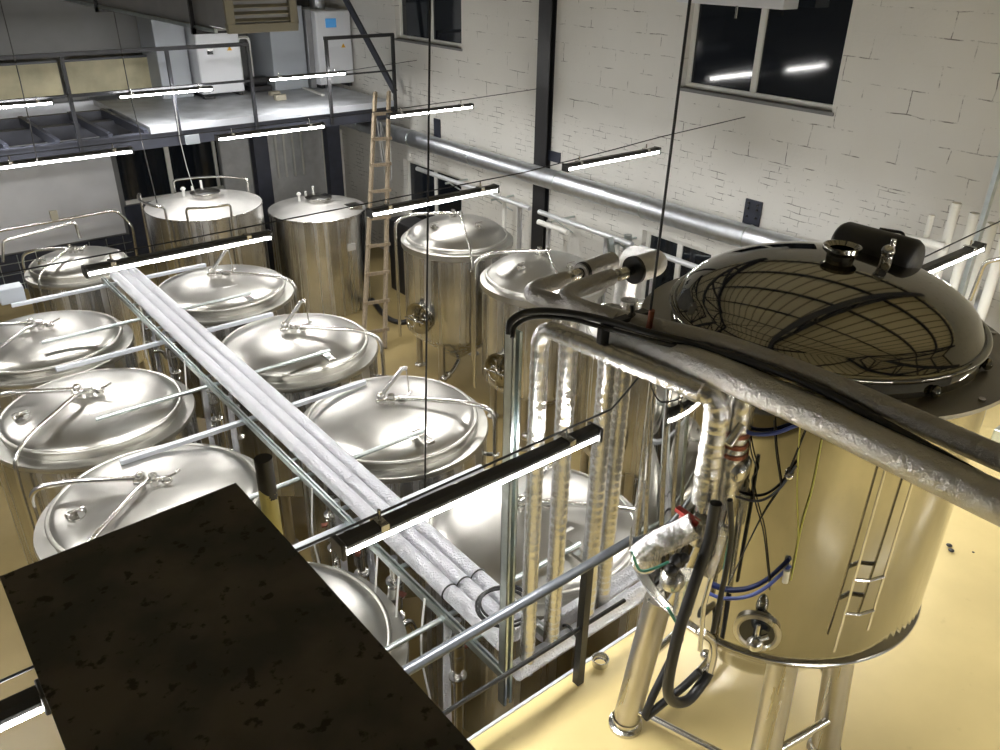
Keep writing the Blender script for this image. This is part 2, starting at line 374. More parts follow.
# brick wall with its window openings
def holes_wall(x0, x1, y0, y1, z0, z1, hs):
    m = MB(); ys = sorted({y0, y1, *[h[0] for h in hs], *[h[1] for h in hs]}); zs = sorted({z0, z1, *[h[2] for h in hs], *[h[3] for h in hs]})
    for a, b in zip(ys, ys[1:]):
        for c, d in zip(zs, zs[1:]):
            cy, cz = (a+b)/2, (c+d)/2
            if not any(h[0] < cy < h[1] and h[2] < cz < h[3] for h in hs): m.box((x0, a, c), (x1, b, d))
    return m
WIN = [(1.335*K, 1.915*K, K-.425*K, K-.02*K), (3.19*K, 3.74*K, K-.415*K, K-.06*K), (3.20*K, 3.72*K, K-1.5*K, K-1.005*K), (1.69*K, 2.02*K, K-1.45*K, K-.96*K)]
struct(holes_wall(XW, XW+.4, YF, YB, GZ, ZT+1.4, WIN).build('wall_right', BRICK))
struct(MB().box((XL, YB, GZ), (XW+.4, YB+.3, ZT+3)).build('wall_back', PLASTER))
struct(MB().box((XL-.2, YF, GZ), (XL, YB, ZT+1.4)).build('wall_left', PLASTER))
struct(MB().box((XL, YF-.2, GZ), (XW+.4, YF, ZT+3)).build('wall_front', PLASTER))
for i, (y0, y1, z0, z1) in enumerate(WIN):
    fr = MB(); t = .07; xa, xb = XW+.10, XW+.17
    fr.box((xa, y0, z0), (xb, y1, z0+t)).box((xa, y0, z1-t), (xb, y1, z1)).box((xa, y0, z0+t), (xb, y0+t, z1-t)).box((xa, y1-t, z0+t), (xb, y1, z1-t))
    ym = (y0+y1)/2 + (.06 if i == 0 else 0); fr.box((xa, ym-.045, z0+t), (xb, ym+.045, z1-t))
    f = struct(fr.build('window_%d' % (i+1), WHITEP, bevel=.008))
    p = MB().box((XW+.13, y0+t, z0+t), (XW+.142, y1-t, z1-t)); p.build('pane', DARKGLASS if i else DARKGLASS, f)
    MB().box((XW-.03, y0-.03, z0-.035), (XW+.10, y1+.03, z0+.004)).build('window_sill', PLASTER if i < 2 else WHITEP, f)
# roof: two slopes of profiled sheet, steel trusses and purlins below it
XR = (XL+XW)/2; ZR = ZT+2.6
rf = MB()
for (xa, za), (xb, zb) in (((XL-.2, ZT+.6), (XR, ZR)), ((XR, ZR), (XW+.4, ZT+.6))):
    rf.add([(xa, YF-.2, za), (xb, YF-.2, zb), (xb, YB+.3, zb), (xa, YB+.3, za)], [(0,1,2,3)], False)
    rf.add([(xa, YF-.2, za+.08), (xb, YF-.2, zb+.08), (xb, YB+.3, zb+.08), (xa, YB+.3, za+.08)], [(3,2,1,0)], False)
struct(rf.build('ceiling', ROOF))
pl = MB()
def roofz(x): return ZT+.6+(ZR-ZT-.6)*(1-abs(x-XR)/(XR-XL+.2))
for k in range(9):
    x = XL+.5+k*(XW-XL-1)/8; pl.bar((x, YF, roofz(x)-.12), (x, YB, roofz(x)-.12), .1, .16)
struct(pl.build('trim_2', BEAM))
for n, y in enumerate((-2.8, 2.2, 7.2, 12.2)):
    m = MB(); zb = ZT+.35
    m.bar((XL, y, zb), (XW, y, zb), .18, .2); m.bar((XL, y, ZT+.5), (XR, y, ZR-.25), .18, .2); m.bar((XR, y, ZR-.25), (XW, y, ZT+.5), .18, .2)
    xs = [XL+(XW-XL)*k/8 for k in range(9)]
    for a, b in zip(xs, xs[1:]):
        za, zc = roofz(a)-.3, roofz(b)-.3
        if abs(a-XR) > abs(b-XR): m.bar((a, y, zb), (b, y, zc), .1, .12)
        else: m.bar((b, y, zb), (a, y, za), .1, .12)
        m.bar((b, y, zb), (b, y, max(zc, zb+.05)), .09, .1)
    struct(m.build('trim_%d' % (n+3), BEAM))

# ------------------------------------------------------------------ LED battens
LL = .376*K
def make_lamp():
    root = empty('led_batten', (0,0,0), '', 'lamp', 'LED battens strung on wires')
    h = MB(); prof = [(-.044,.004),(-.044,.026),(-.026,.045),(.026,.045),(.044,.026),(.044,.004)]
    n = len(prof); L2 = LL/2
    vs = [(-L2, y, z) for y, z in prof]+[(L2, y, z) for y, z in prof]
    h.add(vs, [(i, (i+1) % n, n+(i+1) % n, n+i) for i in range(n)]+[tuple(range(n)), tuple(range(2*n-1, n-1, -1))], False)
    h.build('housing', HOUS, root)
    d = MB(); prof = [(-.046,.008),(-.049,-.008),(-.040,-.018),(-.018,-.023),(.018,-.023),(.040,-.018),(.049,-.008),(.046,.008)]; n = len(prof)
    vs = [(-L2+.015, y, z) for y, z in prof]+[(L2-.015, y, z) for y, z in prof]
    d.add(vs, [(i, (i+1) % n, n+(i+1) % n, n+i) for i in range(n)]+[tuple(range(n)), tuple(range(2*n-1, n-1, -1))], False)
    d.build('diffuser', LED, root)
    for sx in (-1, 1):
        c = MB().box((sx*(L2)-.012, -.052, -.036), (sx*(L2)+.012, .052, .047)); c.build('end_cap', HOUS, root, bevel=.006)
        c = MB().box((sx*.55-.02, -.048, .02), (sx*.55+.02, .048, .052)); c.tube([(sx*.55, 0, .06), (sx*.55, 0, .105)], .008, 8); c.build('clip', STEEL_FIT, root)
    return root
lamp0 = make_lamp(); used = False
LAMPS = [ # x start, y, z (survey units), label
 (.296, .625, -.561, 'near black-topped LED batten hanging across the foil pipe tray'),
 (-.367, .605, -.56, 'LED batten at the lower left edge beside the black sheet'),
 (.31, 1.635, -.562, 'LED batten above the far end of the foil pipe tray'),
 (.935, 1.635, -.557, 'LED batten over the walkway in front of the wooden ladder'),
 (1.556, 1.635, -.538, 'LED batten ending on the wire fixed to the brick wall under the big window'),
 (1.49, .660, -.56, 'LED batten seen just past the mirror tank lid at the right edge'),
 (.325, 2.627, -.56, 'LED batten in front of the white board, at the left edge'),
 (.965, 2.627, -.556, 'LED batten above the flat-topped tank under the mezzanine'),
 (1.605, 2.627, -.552, 'LED batten beside the wooden ladder top in front of the brick wall'),
 (.323, 3.56, -.547, 'LED batten in front of the mezzanine rail at the left edge'),
 (.940, 3.56, -.548, 'LED batten in front of the white boiler on the mezzanine'),
 (1.573, 3.56, -.531, 'short-looking LED batten in front of the cabinet with the blue screen'),
 (-.315, 1.635, -.56, None), (-.30, 2.627, -.56, None), (.94, -.39, -.56, None), (.30, -.39, -.56, None), (1.6, -.39, -.56, None), (-.9, 1.635, -.56, None), (.94, .70, -.566, None)]
for x, y, z, lab in LAMPS:
    if lab is None: lab = {(.94, .70): 'LED batten hidden behind the big mirror tank', }.get((x, y), 'LED batten outside the photo, %s' % {(-.315,1.635):'left of the one over the tray end', (-.30,2.627):'left of the one before the white board', (.94,-.39):'behind the camera, middle of three', (.30,-.39):'behind the camera, leftmost of three', (1.6,-.39):'behind the camera, nearest the brick wall', (-.9,1.635):'furthest left in the hall'}.get((x, y), 'elsewhere'))
    o = lamp0 if not used else copy_tree(lamp0); used = True
    o.location = W(x, y, z) + Vector((LL/2, 0, 0)); o['label'] = lab
def wire(name, pts, r, m, label, cat='wire', group=None):
    return tag(MB().tube(pts, r, 8).build(name, m), label, cat, group)
wg = 'lamp wires across the hall'
def sag(a, b, n=8, s=.02):
    return [a.lerp(b, i/n)-Vector((0, 0, s*4*(i/n)*(1-i/n))) for i in range(n+1)]
wire('lamp_wire', [W(-.9,1.635,-.533), W(.5,1.635,-.535), W(1.4,1.635,-.528), W(1.75,1.635,-.510), W(1.94,1.635,-.498), W(2.35,1.635,-.482)], .006, RUBBER, 'black lamp wire ending at the brick wall below the big window', 'wire', wg)
wire('lamp_wire', [W(-.3,2.627,-.533), W(1.4,2.627,-.533), W(1.97,2.627,-.524), W(2.35,2.627,-.514)], .006, RUBBER, 'black lamp wire running to the black column', 'wire', wg)
wire('lamp_wire', [W(.2,3.56,-.525), W(1.9,3.56,-.525), W(2.35,3.56,-.50)], .006, RUBBER, 'black lamp wire in front of the mezzanine rail', 'wire', wg)
wire('lamp_wire', [W(-.4,.62,-.54), W(.3,.625,-.54), W(.70,.625,-.535), W(.80,.66,-.525), W(.94,.70,-.535), W(1.45,.66,-.533), W(2.35,.66,-.5)], .006, RUBBER, 'black lamp wire from the near batten to the mirror tank', 'wire', wg)

# ------------------------------------------------------------------ fermenters (two rows along the tray)
FR = .233*K; FZ = K-1.04*K           # radius, flange level
def dome(R, h, z0, n=14):            # torispherical lid: shallow crown and tight knuckle
    out = []
    for i in range(n+1):
        t = i/n; r = R*(1-t); out.append((max(r, .001), z0 + h*(1-(r/R)**2)**.62 if r < R else z0))
    return out
def tri_clamp(m, c, r, ax=(0,0,1)):
    ax = Vector(ax).normalized(); c = Vector(c)
    m.lathe([(r*.75, -.03), (r*.75, -.012), (r*1.25, -.008), (r*1.25, .008), (r*.75, .012), (r*.75, .03), (.001, .03)], c, 20, ax)
def make_fermenter(az, az2, H, R, hatch=True):
    t = empty('fermentation_tank', (0,0,0), '', 'tank', 'fermentation tanks in two rows along the foil tray')
    zb = .75
    b = MB(); b.lathe([(.10, .34), (.13, .36), (R*.9, zb-.05), (R-.02, zb), (R-.01, zb+.03), (R-.01, H-.10), (R-.02, H-.03)], n=64)
    b.build('body', STEEL_BODY, t)
    for k in range(4):
        a = math.radians(45+90*k); x, y = math.cos(a)*(R-.10), math.sin(a)*(R-.10)
        MB().cyl((x, y, .03), (x, y, zb+.02), .055, 16).lathe([(.02,0),(.09,0),(.09,.02),(.05,.05)], (x, y, 0), 16).build('leg', STEEL_LEG, t)
    rr = MB(); rr.lathe([(R-.02, H-.05), (R, H-.05), (R+.008, H-.03), (R, H), (R*.87, H+.004), (R*.865, H+.03)], n=64).build('top_flange', STEEL_RIM, t)
    lid = MB(); lid.lathe([(R*.868, H+.004), (R*.868, H+.075), (R*.875, H+.085)]+[(r, z) for r, z in dome(R*.87, .135, H+.095)], n=64)
    l = lid.build('lid', STEEL_LID, t, angle=60)
    MB().torus((0, 0, H+.09), R*.875, .020, 64, 10).build('rim_bead', STEEL_RIM, l)
    za = H+.23
    c = MB(); c.cyl((0,0,za-.02), (0,0,za+.10), .035); tri_clamp(c, (0,0,za+.05), .045); tri_clamp(c, (.09,-.05,za+.03), .035); c.cyl((.09,-.05,za-.03),(.09,-.05,za+.07),.025)
    c.cyl((-.08,.06,za-.02),(-.08,.06,za+.07),.03); c.ball((-.08,.06,za+.09),.04); c.cyl((-.14,.05,za+.05),(.12,-.06,za+.05),.022); c.tube([(.09,-.05,za+.06),(.16,-.08,za+.09),(.2,-.05,za+.09)],.012,8)
    c.build('valve_manifold', STEEL_FIT, t)
    d = Vector((math.cos(az), math.sin(az), 0))
    p = MB(); p.tube([d*.06+Vector((0,0,za+.07)), d*.72+Vector((0,0,za+.05)), d*(R+.07)+Vector((0,0,za-.02)), d*(R+.08)+Vector((0,0,H-.35)), d*(R+.08)+Vector((0,0,.8))], .024, 12, rad=.16)
    p.build('cleaning_pipe', STEEL_PIPE, t)
    MB().bar(d*(R-.01)+Vector((0,0,H-.30)), d*(R+.12)+Vector((0,0,H-.30)), .03, .03).torus(d*(R+.08)+Vector((0,0,H-.30)), .032, .01, 16, 6).build('pipe_clamp', STEEL_FIT, t)
    e = Vector((math.cos(az2), math.sin(az2), 0))
    q = MB()
    if hatch: q.tube([Vector((-.02,.02,za+.05)), e*.15+Vector((0,0,za+.09)), e*(R*.8)+Vector((0,0,za+.0)), e*(R+.05)+Vector((0,0,H+.12)), e*(R+.07)+Vector((0,0,H-.2)), e*(R+.07)+Vector((0,0,.8))], .020, 10, rad=.12)
    else: q.tube([Vector((-.05,.07,za+.02)), Vector((-.05,.07,za+.10)), Vector((.12,-.03,za+.36)), Vector((.16,-.06,za+.36))], .023, 10, rad=.04).tube([Vector((.15,-.055,za+.36)), Vector((.18,-.05,za+.02))], .008, 6)
    q.build('relief_pipe', STEEL_PIPE, t)
    lp = MB(); lp.box((-.10, -.36, H+.195), (.10, -.28, H+.215)); lp.build('label_plate', LABEL, t, bevel=.006)
    if hatch:
        h = MB(); h.lathe([(.07, -.03), (.07, .05), (.055, .035), (.001, .035)], (-.60, .02, H+.145), 20); h.tube([(-.67,.02,H+.19),(-.67,.02,H+.24),(-.53,.02,H+.24),(-.53,.02,H+.19)], .009, 8, rad=.03)
        h.build('pressure_hatch', STEEL_FIT, t)
    return t
HT = FZ-GZ
fr0 = make_fermenter(math.radians(-42), math.radians(70), HT, FR, False)
fl0 = make_fermenter(math.radians(145), math.radians(215), HT, FR, True)
RS = [(.88, .965, 'domed tank under the handrail, behind the four upright foil pipes'),
      (.88, 1.49, 'domed fermentation tank right of the tray, nearest fully clear one'),
      (.88, 2.01, 'domed fermentation tank right of the tray, middle of the three clear ones'),
      (.88, 2.55, 'domed fermentation tank right of the tray, third and furthest clear one')]
LS = [(.32, .99, 'tank lid half hidden by the lower right edge of the black sheet'),
      (.32, 1.50, 'domed fermentation tank directly behind the black sheet corner'),
      (.32, 1.97, 'large domed fermentation tank at the left edge, second behind the black sheet'),
      (.32, 2.46, 'domed fermentation tank at the left edge, third behind the black sheet'),
      (.57, 3.08, 'small-looking dark domed tank under the left end of the long batten')]
for src, lst in ((fr0, RS), (fl0, LS)):
    for i, (x, y, lab) in enumerate(lst):
        o = src if i == 0 else copy_tree(src); o.location = (x*K, y*K, GZ); o['label'] = lab
        if 'small-looking' in lab: o.scale = (.76, .76, 1)
# ------------------------------------------------------------------ conditioning tanks by the wall
def make_silo(R, H):
    t = empty('conditioning_tank', (0,0,0), '', 'tank', 'conditioning tanks along the brick wall')
    zb = .90
    b = MB(); b.lathe([(.10, .30), (.14, .33), (R*.88, zb-.08), (R*.955, zb), (R*.965, zb+.02), (R*.965, H-.04)], n=64)
    b.build('body', STEEL_BODY, t)
    for k in range(4):
        a = math.radians(12+90*k+20); x, y = math.cos(a)*(R-.16), math.sin(a)*(R-.16)
        MB().cyl((x, y, .03), (x, y, zb+.05), .055, 16).lathe([(.02,0),(.09,0),(.09,.02),(.05,.05)], (x, y, 0), 16).build('leg', STEEL_LEG, t)
    f = MB(); f.lathe([(R*.93, H-.11), (R*.97, H-.10), (R, H-.08), (R, H), (R*.93, H+.01), (R*.91, H+.02)], n=64).build('top_flange', STEEL_RIM, t)
    l = MB(); l.lathe([(R*.91, H+.0), (R*.90, H+.05)]+dome(R*.88, .26, H+.06), n=64); l = l.build('lid', STEEL_LID, t, angle=60)
    MB().torus((0,0,H+.055), R*.89, .022, 64, 8).build('rim_bead', STEEL_RIM, l)
    za = H+.30
    c = MB(); tri_clamp(c, (0,.1,za+.02), .05); c.cyl((0,.1,za-.06),(0,.1,za+.12),.03); c.cyl((-.05,.1,za+.07),(.12,.02,za+.07),.02); tri_clamp(c,(.1,.03,za+.03),.03); c.cyl((.1,.03,za-.06),(.1,.03,za+.1),.02); c.build('valve_manifold', STEEL_FIT, t)
    for x, y in ((-.46,-.06), (.08,-.44)):
        z = H+.06+.26*(1-((x*x+y*y)**.5/(R*.88))**2)**.62
        m = MB(); tri_clamp(m, (x,y,z+.02), .05); m.tube([(x-.06,y,z+.03),(x-.06,y,z+.08),(x+.06,y,z+.08)], .008, 6); m.build('lid_port', STEEL_FIT, t)
    d = Vector((math.cos(math.radians(150)), math.sin(math.radians(150)), 0))
    MB().tube([Vector((-.05,.1,za+.08)), d*.7+Vector((0,0,za+.10)), d*(R+.08)+Vector((0,0,za+.0)), d*(R+.08)+Vector((0,0,.7))], .024, 12, rad=.18).build('cleaning_pipe', STEEL_PIPE, t)
    d = Vector((math.cos(math.radians(-112)), math.sin(math.radians(-112)), 0))
    MB().tube([Vector((.08,.03,za+.08)), d*.35+Vector((0,0,za+.02)), d*(R*.93)+Vector((0,0,H+.10)), d*(R+.03)+Vector((0,0,H-.15)), d*(R+.03)+Vector((0,0,.62))], .020, 10, rad=.12).build('gauge_pipe', STEEL_PIPE, t)
    m = MB(); tri_clamp(m, d*(R+.03)+Vector((0,0,H-.22)), .04); m.cyl(d*(R-.06)+Vector((0,0,H-.22)), d*(R+.05)+Vector((0,0,H-.22)), .02); m.build('gauge_clamp', STEEL_FIT, t)
    # side manway
    e = Vector((math.cos(math.radians(-168)), math.sin(math.radians(-168)), 0)); c0 = e*(R*.90)+Vector((0,0,zb+.36))
    w_ = MB(); w_.lathe([(.23, 0), (.23, .10), (.25, .11), (.25, .14), (.21, .135), (.15, .15), (.08, .16), (.001, .163)], c0, 28, e)
    w_ = w_.build('manway_door', MIRROR, t)
    s = Vector((-e.y, e.x, 0)); p = c0+e*.22
    MB().tube([p-s*.2, p+s*.2], .014, 8).tube([p-Vector((0,0,.17)), p+Vector((0,0,.17))], .014, 8).torus(p+e*.05, .09, .012, 24, 6, e).build('door_handle', STEEL_FIT, w_)
    v = MB(); v.tube([Vector((0,0,.33)), Vector((0,0,.2)), Vector((-.3,-.25,.2)), Vector((-.62,-.45,.22))], .035, 10, rad=.08); tri_clamp(v, (-.45,-.33,.21), .05, (-.8,-.6,0)); v.ball((-.62,-.45,.24), .06)
    v.build('outlet_valve', STEEL_FIT, t)
    return t
s0 = make_silo(.216*K, K-GZ-K*1.0)
s0.location = (1.785*K, 2.460*K, GZ); s0['label'] = 'upright conical tank with round side door next to the wooden ladder'
s1 = copy_tree(s0); s1.location = (1.764*K, 1.935*K, GZ); s1['label'] = 'upright conical tank half behind the bent insulated pipes'
s2 = copy_tree(s0); s2.location = (1.72*K, 1.40*K, GZ); s2['label'] = 'upright tank seen between the four upright foil pipes, nearest the mirror tank'

# flat-topped tanks at the back, below the mezzanine
def make_flat_tank(name, c, R, H, label, cage, box):
    t = empty(name, (c[0]*K, c[1]*K, GZ), label, 'tank'); o = t.location.copy()
    def T(m): m.v = [v+o for v in m.v]; return m
    T(MB().lathe([(R*.97, .02), (R, .10), (R, H-.04), (R+.012, H-.03), (R+.012, H), (R*.98, H+.01)], n=64)).build('body', STEEL_BODY, t)
    T(MB().lathe([(R+.01, H), (R*.97, H+.015), (.30, H+.13), (.001, H+.14)], n=64)).build('lid', STEEL_MATTE, t)
    T(MB().lathe([(.22, H+.10), (.22, H+.19), (.25, H+.19), (.25, H+.21), (.20, H+.23), (.001, H+.25)], (.05,0,0), 32)).build('manhole', STEEL_FIT, t)
    m = MB().tube([(-.25,.2,H+.1),(-.25,.2,H+.28)], .025, 8).tube([(-.05,.33,H+.1),(-.05,.33,H+.25)], .02, 8).tube([(.12,.35,H+.1),(.12,.35,H+.32)], .02, 8); tri_clamp(m, (-.25,.2,H+.26), .035)
    T(m).build('lid_nozzle', WHITEC, t)
    if cage:
        for a0, a1 in ((150, 215), (235, 285), (20, 100)):
            pts = [Vector((math.cos(math.radians(a))*(R+.06), math.sin(math.radians(a))*(R+.06), H+.22)) for a in range(a0, a1+1, 13)]
            lo = [pts[0].copy(), pts[-1].copy()]; lo[0].z = lo[1].z = .4
            T(MB().tube([lo[0]]+pts+[lo[1]], .022, 8, rad=.06)).build('top_rail', STEEL_PIPE, t)
    if box:
        T(MB().box((.36,-.62,H-.14), (.62,-.36,H+.10))).build('junction_box', STEEL_FIT, t, bevel=.015)
        T(MB().box((.10,-R-.015,H-.62), (.26,-R+.04,H-.50))).build('name_plate', LABEL, t)
    return t
make_flat_tank('brew_water_tank', (1.18, 3.473), .240*K, K*.58, 'flat-topped tank with bent pipe rails, behind the long batten', True, False)
make_flat_tank('brew_water_tank', (1.70, 3.46), .224*K, K*.49-.05, 'tall flat-topped tank with a junction box, left of the wooden ladder', False, True)

# ------------------------------------------------------------------ foil pipe tray
TZ = -.942
for i, (x, lab) in enumerate(((.5865, 'foil-wrapped pipe on the tray, the one beside the channel'), (.6155, 'foil-wrapped pipe on the tray, middle of the three'), (.6445, 'foil-wrapped pipe on the tray, on the side of the clear tanks'))):
    p = MB()
    p.tube([W(x, .70, TZ), W(x, 2.665, TZ)], .0575, 20)
    for k in range(9): y = .98+k*.2+.03*i; p.torus(W(x, y, TZ),   .058, .0035, 20, 6, (0,1,0))
    tag(p.build('lagged_pipe', FOIL), lab, 'pipe', 'foil-wrapped pipes on the tray')
    if i != 9:
        tag(MB().torus(W(x, .84, TZ), .0595, .006, 20, 6, (0,1,0)).build('cable_tie', RUBBER), 'black cable tie round the '+('channel-side', 'middle', 'tank-side')[i]+' foil tray pipe', 'cable tie', 'cable ties on the tray pipes')
t = empty('pipe_tray', W(.555, 1.66, -.958), 'long galvanised tray channel crossing diagonally over the tanks', 'tray')
for xa, nm in ((.559, 'side_channel'), (.664, 'side_channel')):
    x = xa*K; z = K+(-.958)*K
    m = MB(); ya, yb = .66*K, 2.70*K
    m.box((x-.022, ya, z-.03), (x-.018, yb, z+.02)).box((x+.018, ya, z-.03), (x+.022, yb, z+.02)).box((x-.022, ya, z-.034), (x+.022, yb, z-.03)).box((x-.022, ya, z+.018), (x-.008, yb, z+.022)).box((x+.008, ya, z+.018), (x+.022, yb, z+.022))
    m.build(nm, GALV, t)
for k in range(10):
    y = .75+k*.21; MB().box((.555*K, y*K-.02, K-.960*K-.02), (.668*K, y*K+.02, K-.960*K)).build('rung', GALV, t)
# cross arms and flat bars between the two tank rows
for y, lab in ((2.325, 'thin round cross arm under the tray, over the furthest pair of clear tanks'), (1.815, 'thin round cross arm over the middle pair of domed tanks'), (1.32, 'thin round cross arm over the nearest clear domed tank'), (.82, 'thin round cross arm near the handrail, over the closest tanks')):
    m = MB(); a, b = (.295, .89) if y > 1.4 else (.30, .865)
    m.tube([W(a, y, -.968), W(b, y, -.968)], .02, 12)
    tt = tag(m.build('support_strut', GALV), lab, 'support arm', 'round support arms under the tray')
    MB().box(W(b-.02, y-.035, -.985), W(b, y+.03, -.978)).build('end_plate', STEEL_FIT, tt)
for y, lab in ((2.70, 'flat cross bar at the far end of the tray'), (2.17, 'flat cross bar between the far and middle domed tanks'), (1.63, 'flat cross bar between the middle and near domed tanks'), (1.145, 'flat cross bar beside the black and yellow post')):
    tag(MB().bar(W(.29, y, -.985), W(.89, y, -.985), .05, .045).build('cross_bar', EDGE, bevel=.006), lab, 'support bar', 'flat support bars between the tanks')

# valve columns hanging below the tray between the rows
def make_valves():
    t = empty('valve_column', (0,0,0), '', 'valve', 'valve columns under the tray')
    m = MB(); m.tube([(0,0,-1.3),(0,0,0)], .03, 12); m.lathe([(.03,-.42),(.05,-.41),(.055,-.30),(.05,-.20),(.03,-.19)], n=16); m.build('riser', STEEL_PIPE, t)
    m = MB(); tri_clamp(m, (0,0,-.16), .05); tri_clamp(m, (0,0,-.5), .05); m.ball((0,0,-.30), .058); m.tube([(0,0,-.62),(.12,-.02,-.62),(.16,-.03,-.75)], .025, 10, rad=.06); m.build('ball_valve', STEEL_FIT, t)
    MB().box((-.02,-.09,-.26),(.02,.03,-.245)).cyl((0,0,-.28),(0,0,-.24),.014).build('valve_handle', COPPER, t)
    MB().tube([(.06,.05,-1.3),(.07,.05,-.6),(.05,.04,0)], .028, 12).build('foil_riser', FOIL, t)
    return t
v0 = make_valves()
for i, (x, y, lab) in enumerate(((.59, 2.42, 'valve column under the far part of the tray'), (.585, 2.18, 'valve column under the tray near the far flat bar'), (.578, 1.86, 'valve column with copper handle below the tray, mid length'), (.585, 1.74, 'valve column beside the middle tanks under the tray'), (.57, 1.22, 'valve column just beyond the black and yellow post'), (.575, 1.12, 'second valve column beyond the black and yellow post'), (.565, .98, 'foil riser and valve below the near batten end'), (.572, .80, 'coiled valve column below the handrail beside the tray'))):
    o = v0 if i == 0 else copy_tree(v0); o.location = W(x, y, -.965); o.rotation_euler = (0, 0, i*1.1); o['label'] = lab
for i, (x, y) in enumerate(((.555, 2.3), (.55, 1.95), (.548, 1.25), (.545, 1.0), (.545, .93), (.55, .86))):
    p = W(x, y, -.95); tag(MB().tube(spline([p, p+Vector((-.03,.02,-.5)), p+Vector((.02,-.01,-1.1)), p+Vector((-.01,.03,-1.7))]), .008, 6).build('drop_cable', WHITEC), 'thin white cable hanging from the tray channel, number %s from the far end' % ('one','two','three','four','five','six')[i], 'cable', 'thin cables below the tray')

# loop of black cable lying on the near end of the tray
cp = []
for k in range(90):
    a = k/90*2*math.pi*3.2; r = .17+.015*math.sin(a*.7); cp.append(W(.617, .735, -.915)+Vector((r*math.cos(a)*.95, r*math.sin(a), .012*(k/30))))
tag(MB().tube(cp, .008, 8).build('cable_coil', RUBBER), 'black cable coil lying on the near end of the foil tray', 'cable')

# ------------------------------------------------------------------ upright foil pipes and the edge pipes
g = 'upright foil-wrapped pipes at the platform edge'
def ridged(pts, r, rad, step=.0115, pitch=.058):              # wrapped lagging: one raised turn per pitch along the pipe
    P = round_path(pts, rad); out = [P[0]]
    for a, b in zip(P, P[1:]):
        k = max(1, int((b-a).length/step)); out += [a.lerp(b, (i+1)/k) for i in range(k)]
    rs, L_ = [], 0
    for i, p in enumerate(out):
        if i: L_ += (p-out[i-1]).length
        t = (L_/pitch+.25*math.sin(L_*3.1)) % 1; rs.append(r*(1+.10*t+.015*math.sin(L_*41)))
    return out, rs
def lag(name, pts, r, m, label, rad=.14, group=None, n=20, cat='pipe'):
    P = MB()
    if m is FOIL_RING: q, rs = ridged(pts, r*.97, rad); P.tube(q, rs, 24)
    else: P.tube(pts, r, n, rad=rad)
    return tag(P.build(name, m, angle=25), label, cat, group)
lag('lagged_pipe', [W(.63,.44,-.405), W(.608,.668,-.405), W(.608,.668,-.99)], .045, FOIL_RING, 'foil pipe along the run, turning down beside the galvanised post', .12, g)
lag('lagged_pipe', [W(.664,.675,-.41), W(.664,.675,-.975)], .05, FOIL_RING, 'upright foil pipe, second from the galvanised post', .1, g)
lag('lagged_pipe', [W(.745,.68,-.42), W(.745,.68,-.985)], .052, FOIL_RING, 'upright foil pipe, third from the galvanised post', .1, g)
lag('lagged_pipe', [W(.79,.69,-.425), W(.79,.69,-.985)], .052, FOIL_RING, 'upright foil pipe furthest from the galvanised post, beside the mirror tank', .12, g)
lag('lagged_pipe', [W(.585,.668,-.975), W(.80,.668,-.975), W(1.6,.68,-.975)], .062, FOIL, 'foil pipe lying along the platform edge, nearer the railing', .1, 'foil pipes lying along the platform edge')
lag('lagged_pipe', [W(.66,.70,-.968), W(.80,.702,-.968), W(1.6,.72,-.968)], .06, FOIL, 'foil pipe lying along the platform edge, nearer the tanks', .1, 'foil pipes lying along the platform edge')
tag(MB().torus(W(.70,.672,-.975), .07, .009, 24, 8, (1,0,0)).build('pipe_strap', RUBBER), 'black strap around the foil pipes at the railing post', 'strap')
# galvanised post
z0 = W(.563,.665,-1.02); z1 = W(.563,.665,-.40)
m = MB(); s_ = .030
m.box((z0.x-s_, z0.y-s_, z0.z), (z0.x-s_+.004, z0.y+s_, z1.z)).box((z0.x-s_, z0.y+s_-.004, z0.z), (z0.x+s_, z0.y+s_, z1.z)).box((z0.x+s_-.004, z0.y-s_, z0.z), (z0.x+s_, z0.y+s_, z1.z)).box((z0.x-s_, z0.y-s_, z0.z), (z0.x-.012, z0.y-s_+.004, z1.z)).box((z0.x+.012, z0.y-s_, z0.z), (z0.x+s_, z0.y-s_+.004, z1.z))
tag(m.build('channel_post', GALV), 'upright galvanised channel post carrying the pipe run', 'post')

